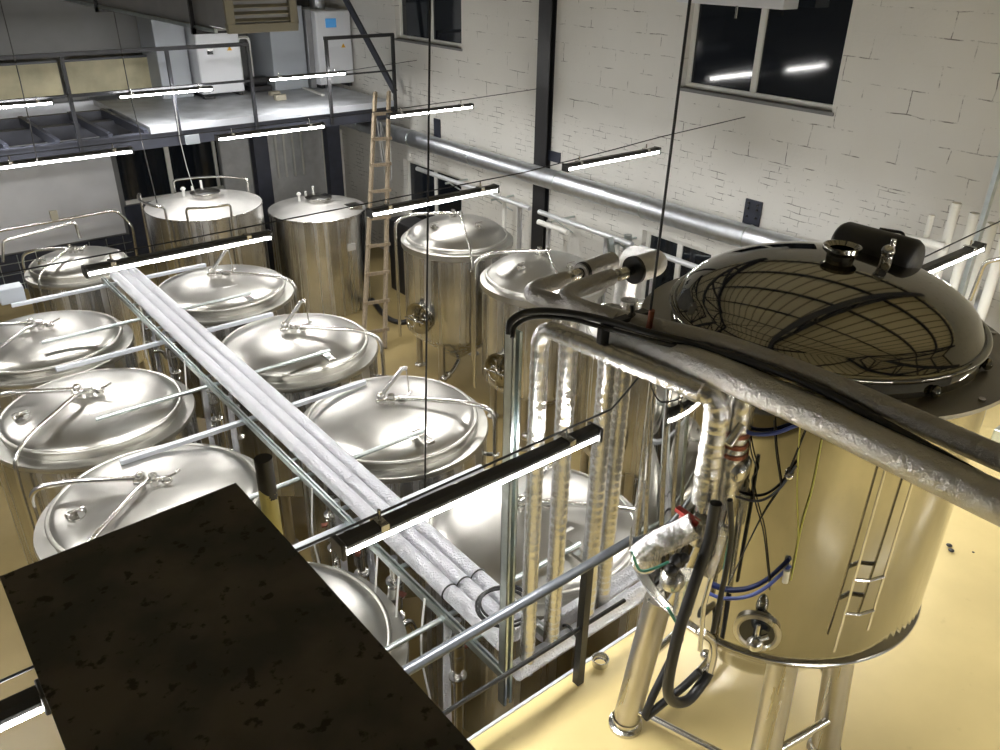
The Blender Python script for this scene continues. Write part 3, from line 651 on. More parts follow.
# bundle of runs overhead
gb = 'insulated pipe runs overhead'
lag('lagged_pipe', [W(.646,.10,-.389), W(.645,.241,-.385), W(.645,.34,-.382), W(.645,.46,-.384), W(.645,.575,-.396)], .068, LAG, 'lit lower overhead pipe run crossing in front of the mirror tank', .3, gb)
lag('lagged_pipe', [W(.672,.08,-.366), W(.670,.34,-.360), W(.672,.45,-.366), W(.662,.60,-.385), at(521,293,z=-.40), at(566,279,z=-.40)], .044, LAG_SHADE, 'dark upper pipe run with the outer elbow at the conduit end', .16, gb)
lag('lagged_pipe', [at(618,322,z=-.386), at(555,298,z=-.39), at(611,277,z=-.39)], .046, LAG_SHADE, 'short inner elbow pipe joining the dark upper run', .16, gb)
for a, b, c, lab in ((at(564,279,z=-.40), at(583,272,z=-.40), at(612,261,z=-.40), 'bare pipe joint and open lagging end, left of the two'), (at(609,278,z=-.39), at(634,270,z=-.39), at(656,263,z=-.39), 'bare pipe joint and open fat elbow, right of the two')):
    t = empty('pipe_joint', a, lab, 'pipe joint', 'open lagging ends')
    MB().tube([a, b], .022, 14).build('bare_pipe', STEEL_FIT, t)
    MB().lathe([(.022,-.01),(.034,-.01),(.034,.05),(.022,.05)], a.lerp(b,.4), 16, b-a).build('joint_collar', FOIL_RING, t)
    rr_ = .055 if 'left' in lab else .075
    if 'left' in lab: MB().lathe([(.03,.05),(.03,-.02),(rr_-.003,-.02),(rr_,.0),(rr_,(c-b).length),(.001,(c-b).length)], b, 24, c-b).build('open_sleeve', LAG_SHADE, t)
    else: MB().tube([b, c, at(630,256,y=.90), at(617,350,y=.90), Vector((at(617,350,y=.90).x, .90*K, GZ))], rr_, 24, rad=.20).build('fat_elbow', LAG, t)
    MB().lathe([(.020,-.012),(rr_+.002,-.012),(rr_+.003,.010),(rr_,.010)], b, 24, c-b).build('opening_shade', RUBBER, t)  # black disc stands in for the shade inside the open lagging end
bc = [at(509,334,z=-.40), at(511,321,z=-.385), at(528,312,z=-.378), at(560,312,z=-.374), at(600,319,z=-.370), at(650,333,z=-.364), at(700,346,x=.652), at(800,380,x=.655), at(900,432,x=.655), at(1000,487,x=.655)]
tag(MB().tube(spline(bc), .017, 12).build('flexible_conduit', RUBBER), 'thick black conduit lying along the overhead pipes with its bent free end', 'conduit', 'black conduits on the pipe run')
bc = [at(512,338,z=-.402), at(516,325,z=-.390), at(535,317,z=-.384), at(570,319,z=-.380), at(605,328,z=-.376), at(650,340,z=-.370), at(700,352,x=.658)]
tag(MB().tube(spline(bc), .011, 12).build('flexible_conduit', RUBBER), 'thinner black conduit beneath the thick one, ending under the mirror tank lid', 'conduit', 'black conduits on the pipe run')
t = empty('pipe_bracket', W(.622,.575,-.45), 'black clamp bracket gripping the overhead pipe run', 'bracket')
p0, p1 = at(601,357,x=.618), at(604,326,x=.618)
MB().bar(p0, p1, .055, .03).bar(p1, p1+Vector((.28,0,.0)), .05, .02).build('hanger_plate', BLACK, t, bevel=.004)
MB().cyl(at(632,322,x=.66), at(632,305,x=.66), .009, 8).ball(at(632,316,x=.66), .02).build('threaded_rod', BLACK, t)

# down pipes beside the mirror tank
X1 = .645
d1 = lag('down_pipe', [W(.63,.46,-.405), W(.645,.435,-.41), W(.648,.43,-.43), W(.648,.43,-.545)], .056, FOIL_RING, 'foil down pipe with the red valve below it', .1, 'foil down pipes beside the mirror tank')
lag('down_pipe', [W(.672,.418,-.40), W(.672,.418,-.57)], .046, FOIL_RING, 'foil down pipe with copper joints, beside the mirror tank', .1, 'foil down pipes beside the mirror tank')
t = empty('valve_assembly', W(.648,.43,-.62), 'foil-covered valve with red handle below the down pipe', 'valve')
MB().lathe([(.03,0),(.045,.01),(.045,.14),(.03,.15)], W(.648,.43,-.605), 20).build('lagged_neck', FOIL_RING, t)
MB().lathe([(.02,0),(.032,.01),(.032,.05),(.02,.06)], W(.648,.43,-.56), 16).build('valve_body', STEEL_FIT, t)
h = at(686,518,x=.64)
MB().bar(at(677,508,x=.64), at(699,524,x=.64), .035, .022).ball(h, .03, (1.1,1.1,.5)).build('valve_handle', RED, t, bevel=.006)
MB().tube(spline([at(637,560,y=.455), at(655,545,y=.45), at(680,533,y=.44), at(695,525,y=.43)]), [.06], 16).build('foil_elbow', FOIL_CLEAN, t)
MB().ball(at(645,560,y=.45), .068, (1,.9,.9)).build('foil_cap', FOIL_CLEAN, t)
MB().ball(at(676,562,y=.42), .045, (1,.6,1.0)).ball(at(671,570,y=.415), .03).ball(at(684,558,y=.415), .025).build('black_actuator', BLACK, t)
MB().tube(spline([at(632,552,y=.42), at(640,570,y=.42), at(655,568,y=.41), at(668,562,y=.41)]), .006, 6).build('green_wire', GREEN, t)
MB().tube([at(690,575,y=.43), at(682,612,y=.43)], [.055, .045], 16).ball(at(672,580,y=.44), .06).build('lower_lagging', FOIL_RING, t)
MB().tube([at(682,612,y=.43), at(680,640,y=.43)], .018, 12).build('bare_tail', STEEL_FIT, t)
MB().tube(spline([at(668,608,y=.42), at(676,622,y=.42), at(682,632,y=.42)]), .008, 6).build('ground_wire', GREEN, t)
t = empty('copper_joint', at(725,450,y=.41), 'copper pipe joints on the second down pipe', 'pipe joint')
for q in ((722,440), (720,450), (718,459)):
    MB().lathe([(.04,-.014),(.054,-.010),(.054,.010),(.04,.014)], Vector((.672*K, .418*K, at(722,q[1],y=.418).z)), 16).build('coupling', COPPER, t)
MB().tube([at(728,445,y=.40), at(742,425,y=.40)], .02, 10).build('tee_branch', STEEL_FIT, t)
MB().ball(at(738,470,y=.41), .045, (1,1,1.4)).build('check_valve', STEEL_FIT, t)
# small pipe with lagging beside
t = empty('sample_pipe', at(706,560,y=.40), 'thin steel pipe with short foil sleeve between the black hoses', 'pipe')
MB().tube([at(714,510,y=.41), at(709,545,y=.41)], .02, 12).tube([at(728,510,y=.40), at(712,575,y=.40), at(704,605,y=.40), at(700,650,y=.40)], .012, 10).build('bare_pipe', STEEL_PIPE, t)
MB().tube([at(724,525,y=.40), at(708,575,y=.40)], .028, 14).build('foil_sleeve', FOIL_CLEAN, t)
hg = 'black hoses beside the mirror tank'
tag(MB().tube(spline([at(716,503,y=.405), at(709,540,y=.405), at(694,585,y=.405), at(678,635,y=.405), at(668,685,y=.405), at(673,701,y=.405), at(688,700,y=.405), at(703,682,y=.405), at(709,672,y=.405)]), .027, 14).build('hose', RUBBER), 'thick black hose hanging in a U below the down pipes', 'hose', hg)
tag(MB().tube(spline([at(679,640,y=.44), at(668,665,y=.44), at(652,698,y=.44), at(645,716,y=.44)]), .021, 14).build('hose', RUBBER), 'black hose running down from the foil tail towards the leg foot', 'hose', hg)
tag(MB().tube(spline([at(645,718,y=.44), at(662,704,y=.43), at(682,688,y=.42), at(699,672,y=.41)]), .021, 14).build('hose', RUBBER), 'black hose rising from the leg foot to the second steel tail', 'hose', hg)
tag(MB().tube(spline([at(730,500,y=.39), at(731,540,y=.39), at(722,590,y=.39), at(713,632,y=.39)]), .013, 10).build('hose', RUBBER), 'thin black hose in front of the mirror tank', 'hose', hg)
tag(MB().tube([at(709,672,y=.405), at(714,652,y=.405), at(713,640,y=.405), at(702,632,y=.41)], .023, 12, rad=.05).build('hose_tail', STEEL_PIPE), 'bright steel tail closing the U hose', 'hose fitting')
tag(MB().tube([at(699,672,y=.41), at(709,660,y=.42)], .02, 12).ball(at(706,655,y=.43), .03).build('hose_tail', STEEL_PIPE), 'bright steel tail behind the U hose', 'hose fitting')

# ------------------------------------------------------------------ the mirror-finish tun
TC = (.866*K, .4545*K); TR = .1935*K; ZB = K-.772*K; ZF = K-.402*K
t = empty('brew_tun', (TC[0], TC[1], 0), 'big mirror-finish steel tank on legs on the yellow platform', 'tank')
C3 = Vector((TC[0], TC[1], 0))
MB().lathe([(.001, ZB-.66), (.10, ZB-.65), (.26, ZB-.58), (.38, ZB-.45), (.52, ZB-.25), (TR*.86, ZB-.06), (TR*.955, ZB-.005), (TR, ZB+.05), (TR, ZF-.05)], C3, 96).build('body', MIRROR, t, angle=60)
MB().torus(C3+Vector((0,0,ZB+.06)), TR+.003, .007, 96, 6).build('weld_seam', STEEL_PIPE, t)
FRR = .2135*K
MB().lathe([(TR-.01, ZF-.02), (FRR, ZF-.02), (FRR, ZF), (TR*.9, ZF)], C3, 96).build('top_flange', FLANGE, t)
LR = .173*K; LH = .066*K
lidp = [(LR+.012, ZF+.0), (LR+.012, ZF+.085)]
for i in range(25):
    a = i/24; r = LR*(1-a); lidp.append((max(r, .001), ZF+.09+LH*(1-(r/LR)**2)**.55 if i else ZF+.09))
lid = MB().lathe(lidp, C3, 96).build('lid', MIRROR_LID, t, angle=70)
MB().torus(C3+Vector((0,0,ZF+.088)), LR+.012, .018, 96, 10).build('rim_bead', MIRROR_LID, lid)
for a in (200, 262, 318, 20, 140):
    p = C3+Vector((math.cos(math.radians(a))*(FRR-.035), math.sin(math.radians(a))*(FRR-.035), ZF))
    MB().lathe([(.001,.012),(.014,.012),(.014,0)], p, 12).build('flange_bolt', STEEL_FIT, t)
for a in (215, 250, 285, 320):
    p = C3+Vector((math.cos(math.radians(a))*(LR+.03), math.sin(math.radians(a))*(LR+.03), ZF+.03))
    MB().ball(p, .022, (1,1,1.3)).build('lid_clamp', MIRROR_LID, t)
for q in ((.663,.511),(.722,.325),(.850,.305),(1.03,.55)):
    x, y = q[0]*K, q[1]*K
    l = MB().cyl((x, y, .03), (x+(TC[0]-x)*.14, y+(TC[1]-y)*.14, ZB+.02), .075, 24).build('leg', STEEL_LEG, t)
    MB().lathe([(.04,0),(.098,0),(.098,.022),(.078,.03),(.078,.07)], (x, y, 0), 24).build('foot_collar', STEEL_FIT, l)
def LG(i): return [(.663,.511),(.722,.325),(.850,.305),(1.03,.55)][i]
for i, j, z in ((0,1,.16),(1,2,.30),(2,3,.42),(3,0,.42)):
    a, b = LG(i), LG(j); MB().cyl((a[0]*K,a[1]*K,z), (b[0]*K,b[1]*K,z), .022, 12).build('brace', STEEL_PIPE, t)
# side port with thermometer
pp = ray_cyl(757, 632, TC, TR); n_ = (Vector((pp.x, pp.y, 0))-C3).normalized(); pp.z = max(pp.z, ZB+.07)
MB().lathe([(.11,-.03),(.11,.008),(.092,.012),(.085,.004),(.08,.004)], pp, 32, n_).build('side_port', STEEL_LEG, t)
MB().lathe([(.082,.005),(.001,.006)], pp, 32, n_).build('port_glass', DARKGLASS, t)
MB().cyl(pp, pp+n_*.07, .018, 14).ball(pp+n_*.08, .038, n=14).tube([pp+n_*.06+Vector((0,0,.03)), pp+n_*.05+Vector((0,0,.09))], .010, 8).tube([pp+n_*.06, pp+n_*.06+Vector((.05,-.03,.02))], .014, 8).build('temperature_probe', STEEL_FIT, t)
# lid fittings
pc = at(840, 258, x=.872)
MB().lathe([(.062,-.08),(.062,.02),(.085,.04),(.085,.06),(.075,.062),(.055,.045),(.052,-.06)], pc, 32).build('lid_chimney', MIRROR_LID, t)
vc = at(884, 268, x=.90)
MB().cyl(vc-Vector((0,0,.09)), vc+Vector((0,0,.06)), .026).ball(vc+Vector((0,0,.08)), .03).cyl(vc+Vector((-.06,-.03,.03)), vc+Vector((.07,.02,.06)), .018).cyl(vc+Vector((.03,0,.05)), vc+Vector((.03,0,.13)), .012).build('lid_valve', STEEL_FIT, t)
ma = at(838, 241, x=.95); mb = at(916, 264, x=.95); mb.z = ma.z = (ma.z+mb.z)/2
d = (mb-ma).normalized()
MB().tube([ma, ma+d*.008, ma+d*.03, mb-d*.03, mb-d*.008, mb], [.075,.095,.108,.108,.095,.075], 24).build('motor_cover', BLACK, t)
t1, t2, t3 = at(880,229,x=.97), at(905,233,x=.97), at(900,252,x=.97)
MB().tube([t1, t2, t3], .008, 8, rad=.03).build('cover_handle', BLACK, t)
mid = (ma+mb)/2; MB().cyl(Vector((mid.x, mid.y, mid.z-.25)), mid, .05).build('motor_neck', BLACK, t)
# hoops of blue hose and wires on its side
def onskin(pts, off=.02): return [ray_cyl(x, y, TC, TR+off) for x, y in pts]
tag(MB().tube(spline(onskin([(742,430),(755,434),(775,433),(800,424)])), .009, 10).build('air_hose', BLUE), 'blue air hose near the top of the mirror tank side', 'hose', 'blue air hoses on the mirror tank')
tag(MB().tube(spline(onskin([(706,592),(722,598),(745,597),(765,588),(790,566)])), .009, 10).build('air_hose', BLUE), 'blue air hose low on the mirror tank side', 'hose', 'blue air hoses on the mirror tank')
tag(MB().tube(spline(onskin([(733,496),(758,501),(778,490),(796,466)])), .006, 8).build('air_hose', NAVY), 'dark thin hose midway down the mirror tank side', 'hose')
gw = 'thin wires hanging on the mirror tank'
for pts, m, lab in (([(748,432),(752,455),(757,470),(752,480),(756,505),(764,535),(770,590)], RUBBER, 'black wire wandering down the left part of the mirror tank'),
                    ([(774,420),(776,450),(781,485)], RUBBER, 'short black wire from the blue hose to the dark hose'),
                    ([(806,430),(785,480),(760,520),(728,585)], RUBBER, 'thin slanting black wire on the mirror tank'),
                    ([(800,425),(797,490),(798,540),(791,580)], YELW, 'yellow wire hanging straight on the mirror tank'),
                    ([(822,440),(812,490),(802,525),(792,575)], YELW, 'yellow wire slanting to the probe tip')):
    tag(MB().tube(spline(onskin(pts, .012), 5), .0032, 6).build('wire', m), lab, 'wire', gw)
p = onskin([(787,570),(785,582)], .03); tag(MB().cyl(p[0], p[1], .014, 10).build('probe_tip', LABEL), 'small white probe tip at the end of the yellow wires', 'probe')
p = onskin([(735,457),(789,476)], .015)
tag(MB().ball(p[1], .02).build('wire_clip', STEEL_FIT), 'small clip on the mirror tank where the hose ends', 'clip')
# thin tubes modelled to imitate reflected lines on the front of the tun
ga = onskin([(868,500),(815,612)], .03); gb_ = onskin([(902,505),(880,590)], .03)
st = empty('reflection_lines', ga[1], 'pair of thin steel tubes imitating reflected lines on the front of the mirror tank', 'reflection')
x0 = ray_cyl(860, 560, TC, TR+.03); x1 = ray_cyl(889, 560, TC, TR+.03)
for q, zlo in ((x0, ZB+.18), (x1, ZB+.30)):
    MB().cyl(Vector((q.x, q.y, zlo)), Vector((q.x, q.y, ZF-.12)), .006, 10).build('gauge_tube', STEEL_PIPE, st)
for zz in (ZB+.42, ZB+.62):
    MB().tube([Vector((x0.x, x0.y, zz)), (Vector((x0.x, x0.y, zz))+Vector((x1.x, x1.y, zz)))/2+n_*.02, Vector((x1.x, x1.y, zz))], .008, 8).build('gauge_bridge', STEEL_PIPE, st)

# ------------------------------------------------------------------ handrail of the platform
t = empty('platform_railing', W(.6,.61,-1), 'dark grey railing along the yellow platform edge', 'railing')
MB().tube([W(.28,.61,-.772), W(.752,.61,-.768)], .028, 16).build('handrail', RAIL, t)
MB().tube([W(.28,.61,-.884), W(.752,.61,-.885)], .013, 12).build('mid_rail', BLACK, t)
for x in (.663, .33): MB().box((x*K-.025, .61*K-.025, 0), (x*K+.025, .61*K+.025, K-.772*K)).build('post', BLACK, t)
t = tag(MB().lathe([(.04,0),(.05,.0),(.055,.05),(.048,.05),(.04,.02)], at(600,664,z=-.998), 20).build('drain_cup', STEEL_FIT), 'small open pipe cup on the yellow floor beside the railing post', 'pipe end')
for i, q in enumerate(((949,546),(951,551),(973,553))):
    p = at(q[0], q[1], z=-.998); tag(MB().ball(p+Vector((0,0,.008)), .022 if i < 2 else .01, (1,1,.4)).build('debris', BLACK), ('dark scrap on the yellow floor, upper of the pair', 'dark scrap on the yellow floor, lower of the pair', 'tiny dark speck on the yellow floor near the pair')[i], 'scrap', 'dark scraps on the yellow floor')

# ------------------------------------------------------------------ black landing and its post
SZ = -.45
a = W(.008, .274, SZ); b = W(.208, .64, SZ)
sh = MB(); z1 = a.z; z0 = z1-.012
sh.add([(a.x, .436*K, z1), (.002*K, .2*K, z1), (.211*K, .2*K, z1), (.2075*K, .644*K, z1), (.008*K, .636*K, z1), (a.x, .436*K, z0), (.002*K, .2*K, z0), (.211*K, .2*K, z0), (.2075*K, .644*K, z0), (.008*K, .636*K, z0)],
       [(0,1,2,3,4), (9,8,7,6,5), (0,5,6,1), (1,6,7,2), (2,7,8,3), (3,8,9,4), (4,9,5,0)], False)
t = tag(sh.build('landing_plate', SHEET), 'large dirty black landing plate in the near left corner', 'platform plate')
MB().bar(W(.03,.25,SZ-.012), W(.03,.62,SZ-.012), .05, .06).bar(W(.19,.25,SZ-.012), W(.19,.62,SZ-.012), .05, .06).build('support_frame', BLACK, t)
pt = W(.2315,.63,SZ)
m = MB().tube([Vector((pt.x, pt.y, GZ)), Vector((pt.x, pt.y, pt.z+.10))], .034, 24)
tag(m.build('support_post', PEEL), 'black round post with chipped yellow paint behind the black plate corner', 'post')
tag(MB().box(W(-.12,.40,-.66), W(.01,.555,-.652)).build('stair_tread', SHEET, bevel=.004), 'dark stair tread at the lower left below the batten', 'stair tread')

# ------------------------------------------------------------------ brick wall fittings
cx, cy = XW-.10, 2.60*K
t = empty('steel_column', (cx, cy, GZ), 'black steel column standing against the brick wall', 'column')
MB().box((XW-.115, cy-.15, GZ), (XW-.10, cy+.15, ZT+.6)).box((XW-.018, cy-.15, GZ), (XW-.003, cy+.15, ZT+.6)).box((XW-.10, cy-.012, GZ), (XW-.018, cy+.012, ZT+.6)).build('shaft', BLACK, t)
MB().box((XW-.03, cy-.40, K-.775*K-.09), (XW-.004, cy-.11, K-.775*K+.08)).build('side_plate', NAVY, t)
c = at(752, 215, x=2.345)
t = tag(MB().box((XW-.03, c.y-.13, c.z-.28), (XW-.002, c.y+.13, c.z+.20)).build('anchor_plate', NAVY, bevel=.004), 'dark bolted anchor plate on the brick wall above the duct', 'plate', 'dark anchor plates on the brick wall')
for yy in (-.07, .07):
    for zz in (-.14, -.03, .08, .15): MB().lathe([(.001,.02),(.014,.02),(.018,0)], (XW-.03, c.y+yy, c.z+zz), 8, (-1,0,0)).build('bolt', BLACK, t)
c = at(437, 126, x=2.345)
tag(MB().box((XW-.03, c.y-.10, c.z-.22), (XW-.002, c.y+.10, c.z+.14)).build('anchor_plate', NAVY, bevel=.004), 'dark anchor plate on the brick wall above the duct, near the ladder', 'plate', 'dark anchor plates on the brick wall')
# round duct
dx, dz = 2.272, -.855
t = empty('round_duct', W(dx, 2.9, dz), 'long round galvanised duct along the brick wall', 'duct')
MB().tube([W(dx, .75, -.831), W(dx, 4.5, -.866)], .16, 28).build('duct_body', DUCT, t)
for y in (1.5, 1.95, 2.42, 3.0, 3.5, 4.0): MB().torus(W(dx, y, -.831-.0093*(y-.75)), .162, .008, 28, 6, (0,1,0)).build('duct_collar', GALV, t)
# bracketed conduit and small pipe below the duct
t = empty('wall_pipe', W(2.25, 2.5, -1.0), 'thin white pipe on brackets under the round duct', 'pipe')
for ya, yb in ((.9, 1.93), (1.97, 2.50), (2.56, 3.42)):
    MB().tube([W(2.24, ya, -.985), W(2.24, yb, -.985)], .042, 14).build('pipe_length', PALEPIPE, t)
for y in (1.3, 1.65, 2.05, 2.4, 2.8, 3.15):
    MB().bar(W(2.35, y, -1.0), W(2.22, y, -1.0), .03, .03).bar(W(2.345, y, -1.07), W(2.25, y, -1.005), .02, .02).build('bracket', GALV, t)
gv = 'upright pipes against the brick wall'
for i, (x, y, zt, mm, r, lab) in enumerate(((2.27, 2.66, -.99, FOIL, .045, 'upright foil pipe on the brick wall left of the black column'), (2.28, 2.78, -.99, WHITEP, .04, 'upright white pipe on the brick wall left of the column foil pipe'),
        (2.27, 2.47, -1.02, FOIL, .04, 'upright foil pipe on the brick wall in front of the column foot'), (2.27, 2.13, -1.0, FOIL, .045, 'upright foil pipe between the column and the round elbow'),
        (2.28, 2.03, -.97, GALV, .06, 'upright galvanised pipe nearest the round elbow'), (2.28, 2.08, -1.0, WHITEP, .035, 'upright white pipe nearest the round elbow'),
        (2.27, 1.88, -1.0, FOIL, .04, 'upright foil pipe behind the round elbow'),
        (2.27, 4.25, -.93, WHITEP, .045, 'upright white pipe in the corner behind the ladder'), (2.2, 4.32, -.93, WHITEP, .04, 'upright white pipe in the corner, nearer the mezzanine'))):
    tag(MB().tube([W(x, y, zt), Vector((x*K, y*K, GZ))], r, 14).build('wall_riser', mm), lab, 'pipe', gv)
lag('wall_branch', [W(2.22, 2.48, -1.02), W(2.22, 2.30, -1.02)], .045, WHITEP, 'short thick white branch pipe under the duct beside the black column', .05)
tag(MB().bar(W(2.2,2.05,-.97), W(2.2,2.0,-1.14), .10, .05).bar(W(2.2,2.0,-1.10), W(2.13,1.88,-1.10), .06, .06).build('damper_bracket', GALV), 'galvanised bracket box below the duct', 'bracket')

# small white wall box near the window top
t = tag(MB().box(W(2.262,1.50,-.152), W(2.338,1.90,-.06)).build('wall_unit', CAB, bevel=.01), 'white wall unit hanging above the big window corner', 'ventilation unit')
MB().cyl(W(2.262,1.66,-.15), W(2.262,1.66,-.185), .015, 8).build('hanger_hook', STEEL_FIT, t)

# right-hand rack of pipes near the wall
gr = 'white pipes behind the mirror tank'
for i, (pa, pb, r, lab) in enumerate((((932,215),(905,330),.03,'thin white upright behind the mirror tank, left of the leaning rail'),
    ((957,195),(930,330),.045,'white upright behind the leaning rail'), ((975,205),(948,340),.045,'white upright right of the leaning rail'),
    ((993,215),(966,350),.05,'white upright near the right edge of the photo'), ((1010,215),(985,350),.05,'white upright on the right edge of the photo'))):
    a = at(pa[0], pa[1]+(8 if i else 0), x=2.1); b = a.copy(); b.z = 0
    tag(MB().tube([a, b], r, 14).build('rack_pipe', WHITEP), lab, 'pipe', gr)
a = at(890,300,x=2.05); a.z = 0
tag(MB().tube([a, at(897,235,x=2.05), at(945,247,x=2.05)], .04, 14, rad=.1).build('rack_pipe', WHITEP), 'bent white pipe rising over the mirror tank edge', 'pipe', gr)
a = at(1004,150,x=1.95); b = a.copy(); b.z = 0
tag(MB().bar(a, b, .07, .04).build('rack_rail', GALV), 'long upright steel rail at the right edge of the photo', 'rail')
tag(MB().tube([at(1005,258,x=1.9), at(985,262,x=1.9), at(970,300,x=1.9)], .02, 10, rad=.05).build('rack_hook', STEEL_FIT), 'dark hooked pipe at the right edge of the photo', 'pipe')
tag(MB().box(at(990,440,z=-.99), at(990,440,z=-.99)+Vector((.5,-.12,.12))).build('floor_channel', GALV, bevel=.01), 'pale steel channel on the floor at the right edge', 'channel')

# ------------------------------------------------------------------ mezzanine
YM = 3.62*K
struct(MB().box((1.06*K, YM, MZ-.10), (2.24*K, YB, MZ)).build('mezzanine_floor', SLAB))
struct(MB().box((1.055*K, YM-.012, MZ-.10), (2.245*K, YM, MZ+.012)).build('trim_7', EDGE))
struct(MB().box((XL, YM+.01, MZ-.34), (2.25*K, YM+.13, MZ-.10)).box((XL, YM+.0, MZ-.11), (1.06*K, YM+.14, MZ-.085)).build('trim_8', BEAM))
struct(MB().box((XL, 4.17*K, MZ-.24), (1.06*K, 4.20*K, MZ-.02)).build('trim_9', BEAM))
for i, x in enumerate((.32, .52, .70, .90, 1.04)):
    struct(MB().bar((x*K, YM+.05, MZ-.10), ((x-.02)*K, 4.18*K, MZ-.06), .07, .14).build('trim_%d' % (10+i), BEAM))
struct(MB().box((XL, 4.0*K, MZ-.34), (2.25*K, 4.05*K, MZ-.10)).box((1.9*K, YM+.13, MZ-.30), (1.93*K, YB, MZ-.1)).box((1.5*K, YM+.13, MZ-.30), (1.53*K, YB, MZ-.1)).build('trim_15', BEAM))
t = empty('mezzanine_railing', W(1.0, 3.6, -.69), 'dark steel railing along the left part of the mezzanine', 'railing', 'mezzanine railings')
yr = YM-.03
MB().bar((XL, yr, K-.385*K), (1.52*K, yr, K-.388*K), .06, .06).build('top_rail', RAILM, t)
MB().bar((XL, yr, K-.535*K), (1.52*K, yr, K-.538*K), .02, .03).build('mid_rail', RAILM, t)
for x in (.38, .776, 1.172, 1.517): MB().bar((x*K, yr, MZ-.30), (x*K, yr, K-.385*K), .055, .055).build('post', RAILM, t)
t = empty('mezzanine_railing', W(2.07, 3.6, -.69), 'short black gate railing in front of the cabinet with the blue screen', 'railing', 'mezzanine railings')
MB().bar((1.885*K, yr, K-.383*K), (2.255*K, yr, K-.383*K), .06, .06).build('top_rail', BLACK, t)
MB().bar((1.885*K, yr, K-.545*K), (2.255*K, yr, K-.545*K), .02, .03).build('mid_rail', BLACK, t)
for x in (1.894, 2.25): MB().bar((x*K, yr, MZ-.30), (x*K, yr, K-.383*K), .055, .055).build('post', BLACK, t)
a = at(346, 0, y=3.9); b = at(395, 92, y=3.66)
tag(MB().bar(a+(a-b)*.3, b, .07, .10).build('roof_brace', BEAM), 'dark diagonal brace rising from the mezzanine corner', 'brace')
# columns under the mezzanine
for x, lab in ((1.630, 'dark navy column under the mezzanine, between the grey wall panels'), (2.035, 'black column under the mezzanine behind the flat-topped tank, with looped cables')):
    tag(MB().box((x*K, 3.95*K, GZ), (x*K+.30, 3.95*K+.2, MZ-.34)).build('mezzanine_column', NAVY), lab, 'column', 'columns under the mezzanine')
cl = MB()
tag(cl.tube(spline([W(2.13,3.6,-.76), W(2.15,3.6,-.95), W(2.17,3.6,-1.08), W(2.19,3.6,-.96), W(2.15,3.6,-.78), W(2.17,3.6,-1.0), W(2.20,3.6,-1.06), W(2.2,3.6,-.77)]), .007, 6).build('looped_cable', FROST), 'pale looped cable hanging below the mezzanine corner', 'cable')

# things against the back wall under the mezzanine
yb = YB-.02
a = at(3, 262, y=4.49); b = at(126, 233, y=4.49)
tag(MB().box((XL+.1, yb-.08, K-1.385*K), (1.10*K, yb, K-.86*K)).build('white_board', BOARD), 'large white board on the back wall under the mezzanine', 'board')
tg = MB().box((XL+.1, yb-.05, GZ), (1.12*K, yb-.0, K-1.40*K)); tg = tag(tg.build('dark_partition', NAVY), 'dark navy partition below the white board', 'partition')
gm = MB()
for k in range(9): gm.bar((.40*K+k*.34, yb-.06, GZ), (.40*K+k*.34, yb-.06, K-1.40*K), .012, .012)
for k in range(3): gm.bar((.3*K, yb-.06, K-1.44*K-k*.22), (1.12*K, yb-.06, K-1.44*K-k*.22), .012, .012)
gm.build('wire_grid', GALV, tg)
f = MB().bar((1.13*K, yb-.03, K-1.23*K), (1.665*K, yb-.03, K-1.23*K), .06, .08).bar((1.13*K, yb-.03, K-.86*K), (1.665*K, yb-.03, K-.86*K), .06, .08).bar((1.385*K, yb-.03, K-1.23*K), (1.385*K, yb-.03, K-.86*K), .09, .06, up=(0,1,0)).bar((1.64*K, yb-.03, K-1.23*K), (1.64*K, yb-.03, K-.86*K), .06, .06, up=(0,1,0))
f = struct(f.build('window_5', WHITEP))
MB().box((1.13*K, yb-.02, K-1.23*K), (1.66*K, yb-.0, K-.86*K)).build('pane', DARKGLASS, f)
struct(MB().box((1.12*K, yb-.04, GZ), (1.66*K, yb, K-1.25*K)).build('baseboard_back', NAVY))
for xa, xb, lab in ((1.67, 1.835, 'narrow grey wall panel left of the navy column'), (1.95, 2.33, 'wide grey wall panel behind the tall flat-topped tank')):
    tag(MB().box((xa*K, yb-.1, GZ), (xb*K, yb-.02, K-.85*K)).build('wall_panel', PANELG), lab, 'panel', 'grey panels on the back wall')
for i, x in enumerate((1.99, 2.04, 2.095, 2.15)):
    tag(MB().tube([(x*K, yb-.16, K-.86*K), (x*K, yb-.16, K-1.22*K)], .028, 10).build('back_riser', WHITEP), 'thin pale pipe on the wide grey panel, number %s from the navy column' % ('one', 'two', 'three', 'four')[i], 'pipe', 'thin pipes on the wide grey panel')
# pipe frame before the board
t = empty('guard_rail', W(.9, 3.4, -1.1), 'thin bent steel pipe frame in front of the white board', 'pipe frame')
MB().tube([at(-30,236,y=3.9), at(116,210,y=3.9), at(132,225,y=3.85), at(138,262,y=3.85)], .025, 10, rad=.1).build('pipe', STEEL_PIPE, t)
MB().box(at(52,222,y=3.88), at(52,222,y=3.88)+Vector((.12,.06,.18))).build('clamp', BEIGE, t)
tag(MB().tube([at(3,262,y=3.2), at(3,241,y=3.2), at(75,222,y=3.2), at(80,238,y=3.2)], .02, 10, rad=.05).build('tank_rail', STEEL_PIPE), 'thin steel rail above the small-looking dark tank', 'rail')
tag(MB().box(at(2,306,y=2.72), at(23,286,y=2.72)+Vector((0,.2,0))).build('terminal_box', CABG, bevel=.01), 'grey terminal box at the left edge beside the tanks', 'box')
tag(MB().box(at(187,145,y=3.58), at(199,134,y=3.58)+Vector((0,.06,0))).build('junction_box', CABG, bevel=.005), 'small beige junction box under the mezzanine beam', 'box')

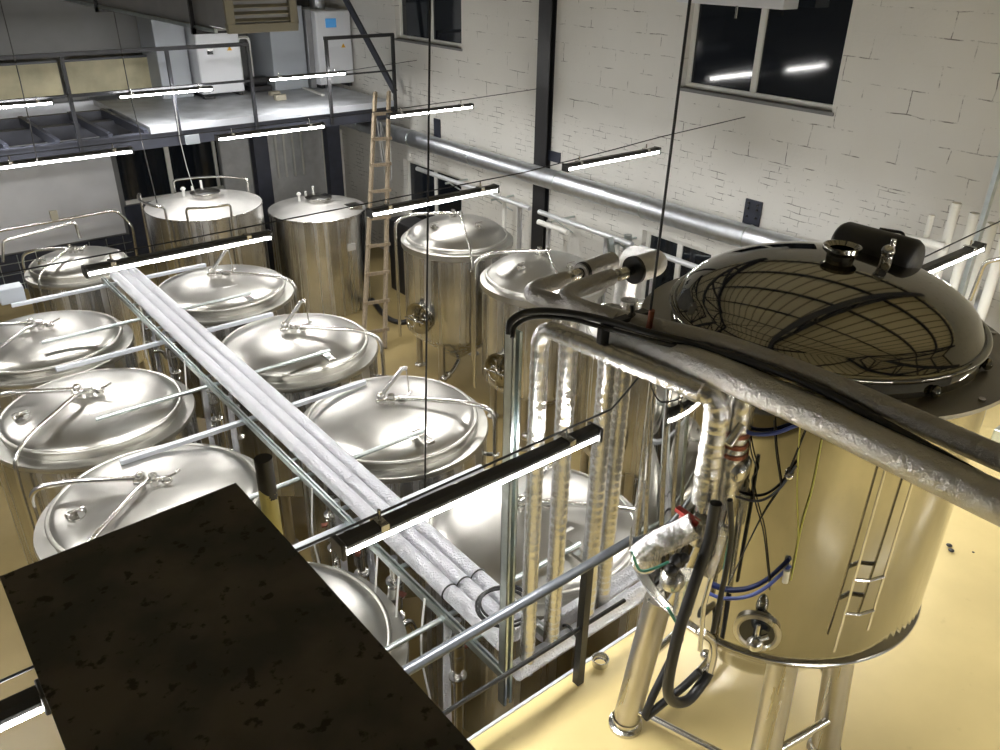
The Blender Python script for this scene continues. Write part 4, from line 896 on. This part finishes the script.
# on the mezzanine
def cabinet(name, x0, x1, y0, y1, h, label, scr, gap=.07):
    t = empty(name, ((x0+x1)/2*K, (y0+y1)/2*K, MZ), label, 'cabinet')
    z = MZ+gap
    MB().box((x0*K, y0*K, z), (x1*K, y1*K, z+h)).build('casing', CAB, t, bevel=.02)
    MB().box((x0*K+.02, y0*K-.012, z+.02), (x1*K-.02, y0*K+.0, z+h*.52)).build('lower_door', CAB, t, bevel=.008)
    MB().box((x0*K+.02, y0*K-.012, z+h*.54), (x1*K-.02, y0*K+.0, z+h-.02)).build('upper_door', CAB, t, bevel=.008)
    for fx in (x0*K+.08, x1*K-.08): MB().box((fx-.04, y0*K+.03, MZ), (fx+.04, y1*K-.03, z)).build('foot', BLACK, t)
    if scr:
        MB().box((x0*K+.22, y0*K-.03, z+h*.78), (x0*K+.46, y0*K-.012, z+h*.9)).build('screen', SCREEN, t)
    else: MB().box((x0*K+.2, y0*K-.02, z+h*.42), (x0*K+.32, y0*K-.012, z+h*.47)).build('display', DARKGLASS, t)
    zz = z+h*(.45 if not scr else .50); xx = x1*K-.22
    MB().add([(xx-.05, y0*K-.016, zz), (xx+.05, y0*K-.016, zz), (xx, y0*K-.016, zz+.085), (xx-.05, y0*K-.010, zz), (xx+.05, y0*K-.010, zz), (xx, y0*K-.010, zz+.085)], [(0,1,2),(5,4,3),(0,3,4,1),(1,4,5,2),(2,5,3,0)], False).build('warning_sign', ORANGE, t)
    return t
cabinet('boiler', 1.505, 1.725, 4.2, 4.5, 1.75, 'white steam boiler cabinet on the mezzanine behind the left railing', False)
c2 = cabinet('chiller', 2.13, 2.335, 4.16, 4.5, 1.45, 'white cabinet with a blue screen on the mezzanine', True)
MB().tube([(2.235*K, 4.33*K, MZ+1.52), (2.235*K, 4.33*K, ZT+.3)], .16, 24).build('flue', DUCT, c2)
tag(MB().box((1.90*K, 4.22*K, MZ), (2.09*K, 4.5*K, MZ+1.62)).build('control_cabinet', CABG, bevel=.015), 'grey control cabinet left of the blue-screen cabinet', 'cabinet')
tag(MB().box((2.095*K, 4.20*K, MZ), (2.128*K, 4.5*K, MZ+1.55)).build('duct_riser', GREYBOX, bevel=.01), 'narrow grey riser between the grey and the white cabinets', 'duct')
tag(MB().box((1.34*K, 4.28*K, MZ), (1.49*K, 4.5*K, MZ+1.9)).build('dark_cabinet', CABG, bevel=.015), 'dark grey cabinet left of the white boiler', 'cabinet')
t = empty('pump_set', (1.83*K, 4.2*K, MZ), 'small black pump set on the deck between the cabinets', 'pump')
MB().box((1.77*K, 4.22*K, MZ+.02), (1.88*K, 4.36*K, MZ+.12)).build('base', BLACK, t)
MB().cyl((1.78*K, 4.27*K, MZ+.2), (1.87*K, 4.27*K, MZ+.2), .09).build('motor', BLACK, t)
MB().tube([(1.80*K, 4.4*K, MZ+.1), (1.80*K, 4.4*K, MZ+1.0), (1.86*K, 4.4*K, MZ+1.0), (1.86*K, 4.4*K, MZ+.2)], .03, 10, rad=.08).build('pipe', WHITEP, t)
tag(MB().bar(at(283,80,z=-.685), at(323,95,z=-.685), .06, .03).build('loose_strip', WHITEP), 'pale loose strip lying on the mezzanine deck', 'strip')
for i, q in enumerate(((208,103),(290,72),(300,88))):
    p = Vector(((1.53*K,4.18*K,MZ),(1.84*K,4.1*K,MZ),(1.80*K,3.95*K,MZ))[i]); tag(MB().box(p-Vector((.12,.05,0)), p+Vector((.1,.08,.05+.03*i)), ).build('scrap', BEIGE if i else BLACK, bevel=.01), ('scrap heap under the white boiler', 'beige offcut on the deck behind the loose strip', 'beige offcut beside the loose strip')[i], 'scrap', 'scraps on the mezzanine deck')
# translucent sheets behind the railing
for xa, xb, lab in ((.35, .93, 'pale translucent sheet behind the railing, at the left edge'), (.96, 1.375, 'yellowish translucent sheet behind the railing, next to the dark cabinet')):
    s = tag(MB().box((xa*K, 4.44*K, K-.665*K), (xb*K, 4.445*K, K-.505*K)).build('translucent_sheet', FABRIC), lab, 'sheet', 'translucent sheets behind the mezzanine railing')
    MB().bar((xa*K, 4.44*K, K-.505*K), (xb*K, 4.44*K, K-.505*K), .04, .04).bar((xa*K, 4.44*K, K-.665*K), (xb*K, 4.44*K, K-.665*K), .03, .03).build('sheet_frame', BEAM, s)
struct(MB().box((XL, 4.47*K, MZ-.3), (1.4*K, 4.5*K, MZ-.02)).build('trim_16', EDGE))

# ladder
la, lb = at(385,350,z=-1.58), at(384,93,y=3.58); lc = at(363,345,z=-1.58)
w_ = Vector((.98,-.2,0)).normalized()*.36; la = at(366,348,z=-1.58)+Vector((0,0,.0)); ltop = at(377,95,y=3.57)
t = empty('wooden_ladder', la, 'tall wooden ladder leaning against the mezzanine edge', 'ladder')
hw = .17
r_ = Vector((.97,-.24,0)).normalized(); mid0 = at(374,350,z=-1.575); mid1 = at(382,92,y=3.57)
for sgn in (-1, 1):
    MB().bar(mid0+r_*hw*sgn*1.15, mid1+r_*hw*sgn*.8, .05, .075, up=(0,-1,0)).build('rail', WOOD, t)
nr = 9
for k in range(nr):
    f = .07+k*.105; c = mid0.lerp(mid1, f)-(Vector((0,.045,0))); h_ = hw*(1.15-.35*f)+.05
    MB().bar(c-r_*h_, c+r_*h_, .03, .06).build('rung', WOOD, t)
# dark crate with mesh behind the ladder
tag(MB().box((2.06*K, 3.2*K, GZ), (2.06*K+.5, 3.2*K+.9, GZ+1.5)).build('dark_crate', BLACK, bevel=.02), 'black mesh crate standing behind the ladder', 'crate')
tag(MB().tube(spline([at(372,300,z=-1.57), at(388,318,z=-1.57), at(405,322,z=-1.57), at(412,312,z=-1.57)]), .05, 12).build('floor_hose', RUBBER), 'thick black hose lying on the floor beside the ladder foot', 'hose')

# ------------------------------------------------------------------ overhead duct and fan heater
t = empty('sheet_duct', W(.66,2.1,-.15), 'grey rectangular sheet duct hanging in the top left corner', 'duct')
MB().box((.625*K, 1.64*K, K-.15*K), (.77*K, 2.75*K, K+.02*K)).build('duct_body', GREYBOX, t)
MB().box((.620*K, 1.62*K, K-.152*K), (.626*K, 2.75*K, K-.145*K)).build('bottom_lip', GALV, t)
for y in (1.72, 2.38): MB().box((.615*K, y*K, K-.162*K), (.78*K, y*K+.04, K-.15*K)).box((.615*K, y*K, K-.162*K), (.622*K, y*K+.03, K+.3*K)).build('hanger', BLACK, t)
t = empty('fan_heater', W(.675,1.5,-.15), 'beige fan heater with dark louvres hanging at the top', 'heater')
ha, hb = at(229, 34, y=1.50), at(299, 31, y=1.50); zl = (ha.z+hb.z)/2
hx0, hx1 = ha.x, hb.x; hy = 1.50*K; zh = zl+.50
MB().box((hx0+.02, hy+.03, zl+.02), (hx1-.02, hy+.42, zh)).build('casing', GREYBOX, t, bevel=.01)
MB().box((hx0, hy, zl), (hx1, hy+.04, zl+.06)).box((hx0, hy, zh-.06), (hx1, hy+.04, zh)).box((hx0, hy, zl+.06), (hx0+.06, hy+.04, zh-.06)).box((hx1-.06, hy, zl+.06), (hx1, hy+.04, zh-.06)).build('front_frame', BEIGE, t, bevel=.006)
for k in range(8):
    z = zl+.085+k*.045; mt = Matrix.Translation((0, hy+.02, z)) @ Matrix.Rotation(math.radians(35), 4, 'X')
    MB().box((hx0+.06, -.018, -.003), (hx1-.06, .018, .003), mt).build('louvre', BEIGE, t)
MB().box((hx0+.05, hy+.035, zl+.05), (hx1-.05, hy+.045, zh-.05)).build('dark_core', DARKGRILL, t)

# ------------------------------------------------------------------ hanging cables
gc = 'suspension cables from the roof'
a = at(425, 488, y=.62); b = at(430, 0, y=.66); b = a+(b-a)*2.6
tag(MB().tube([a, b], .0042, 8).build('suspension_cable', RUBBER), 'thin black cable holding the near batten', 'cable', gc)
a = at(648, 330, x=.655); b = at(690, 0, x=.655); b = a+(b-a)*2.2
tag(MB().tube([a, b], .006, 8).build('suspension_cable', RUBBER), 'black cable holding the overhead pipe run in front of the brick wall', 'cable', gc)
tag(MB().cyl(at(647,338,x=.655), at(652,310,x=.655), .014, 10).build('cable_thimble', COPPER), 'small brass end fitting on the pipe run cable', 'cable fitting')
for pts, Y, m, lab in (([(173,90),(180,140),(187,168),(194,190)], 3.5, WHITEC, 'white cord hanging from the mezzanine to the railed flat-topped tank'),
                      ([(100,-60),(130,95),(143,145),(157,203)], 2.6, HOUS, 'thin dark cord hanging left of the white cord'),
                      ([(-15,-60),(20,80),(30,125),(38,165)], 2.6, HOUS, 'thin dark cord near the left edge')):
    tag(MB().tube([at(x, y, y=Y) for x, y in pts], .006, 6).build('hanging_cord', m), lab, 'cord')
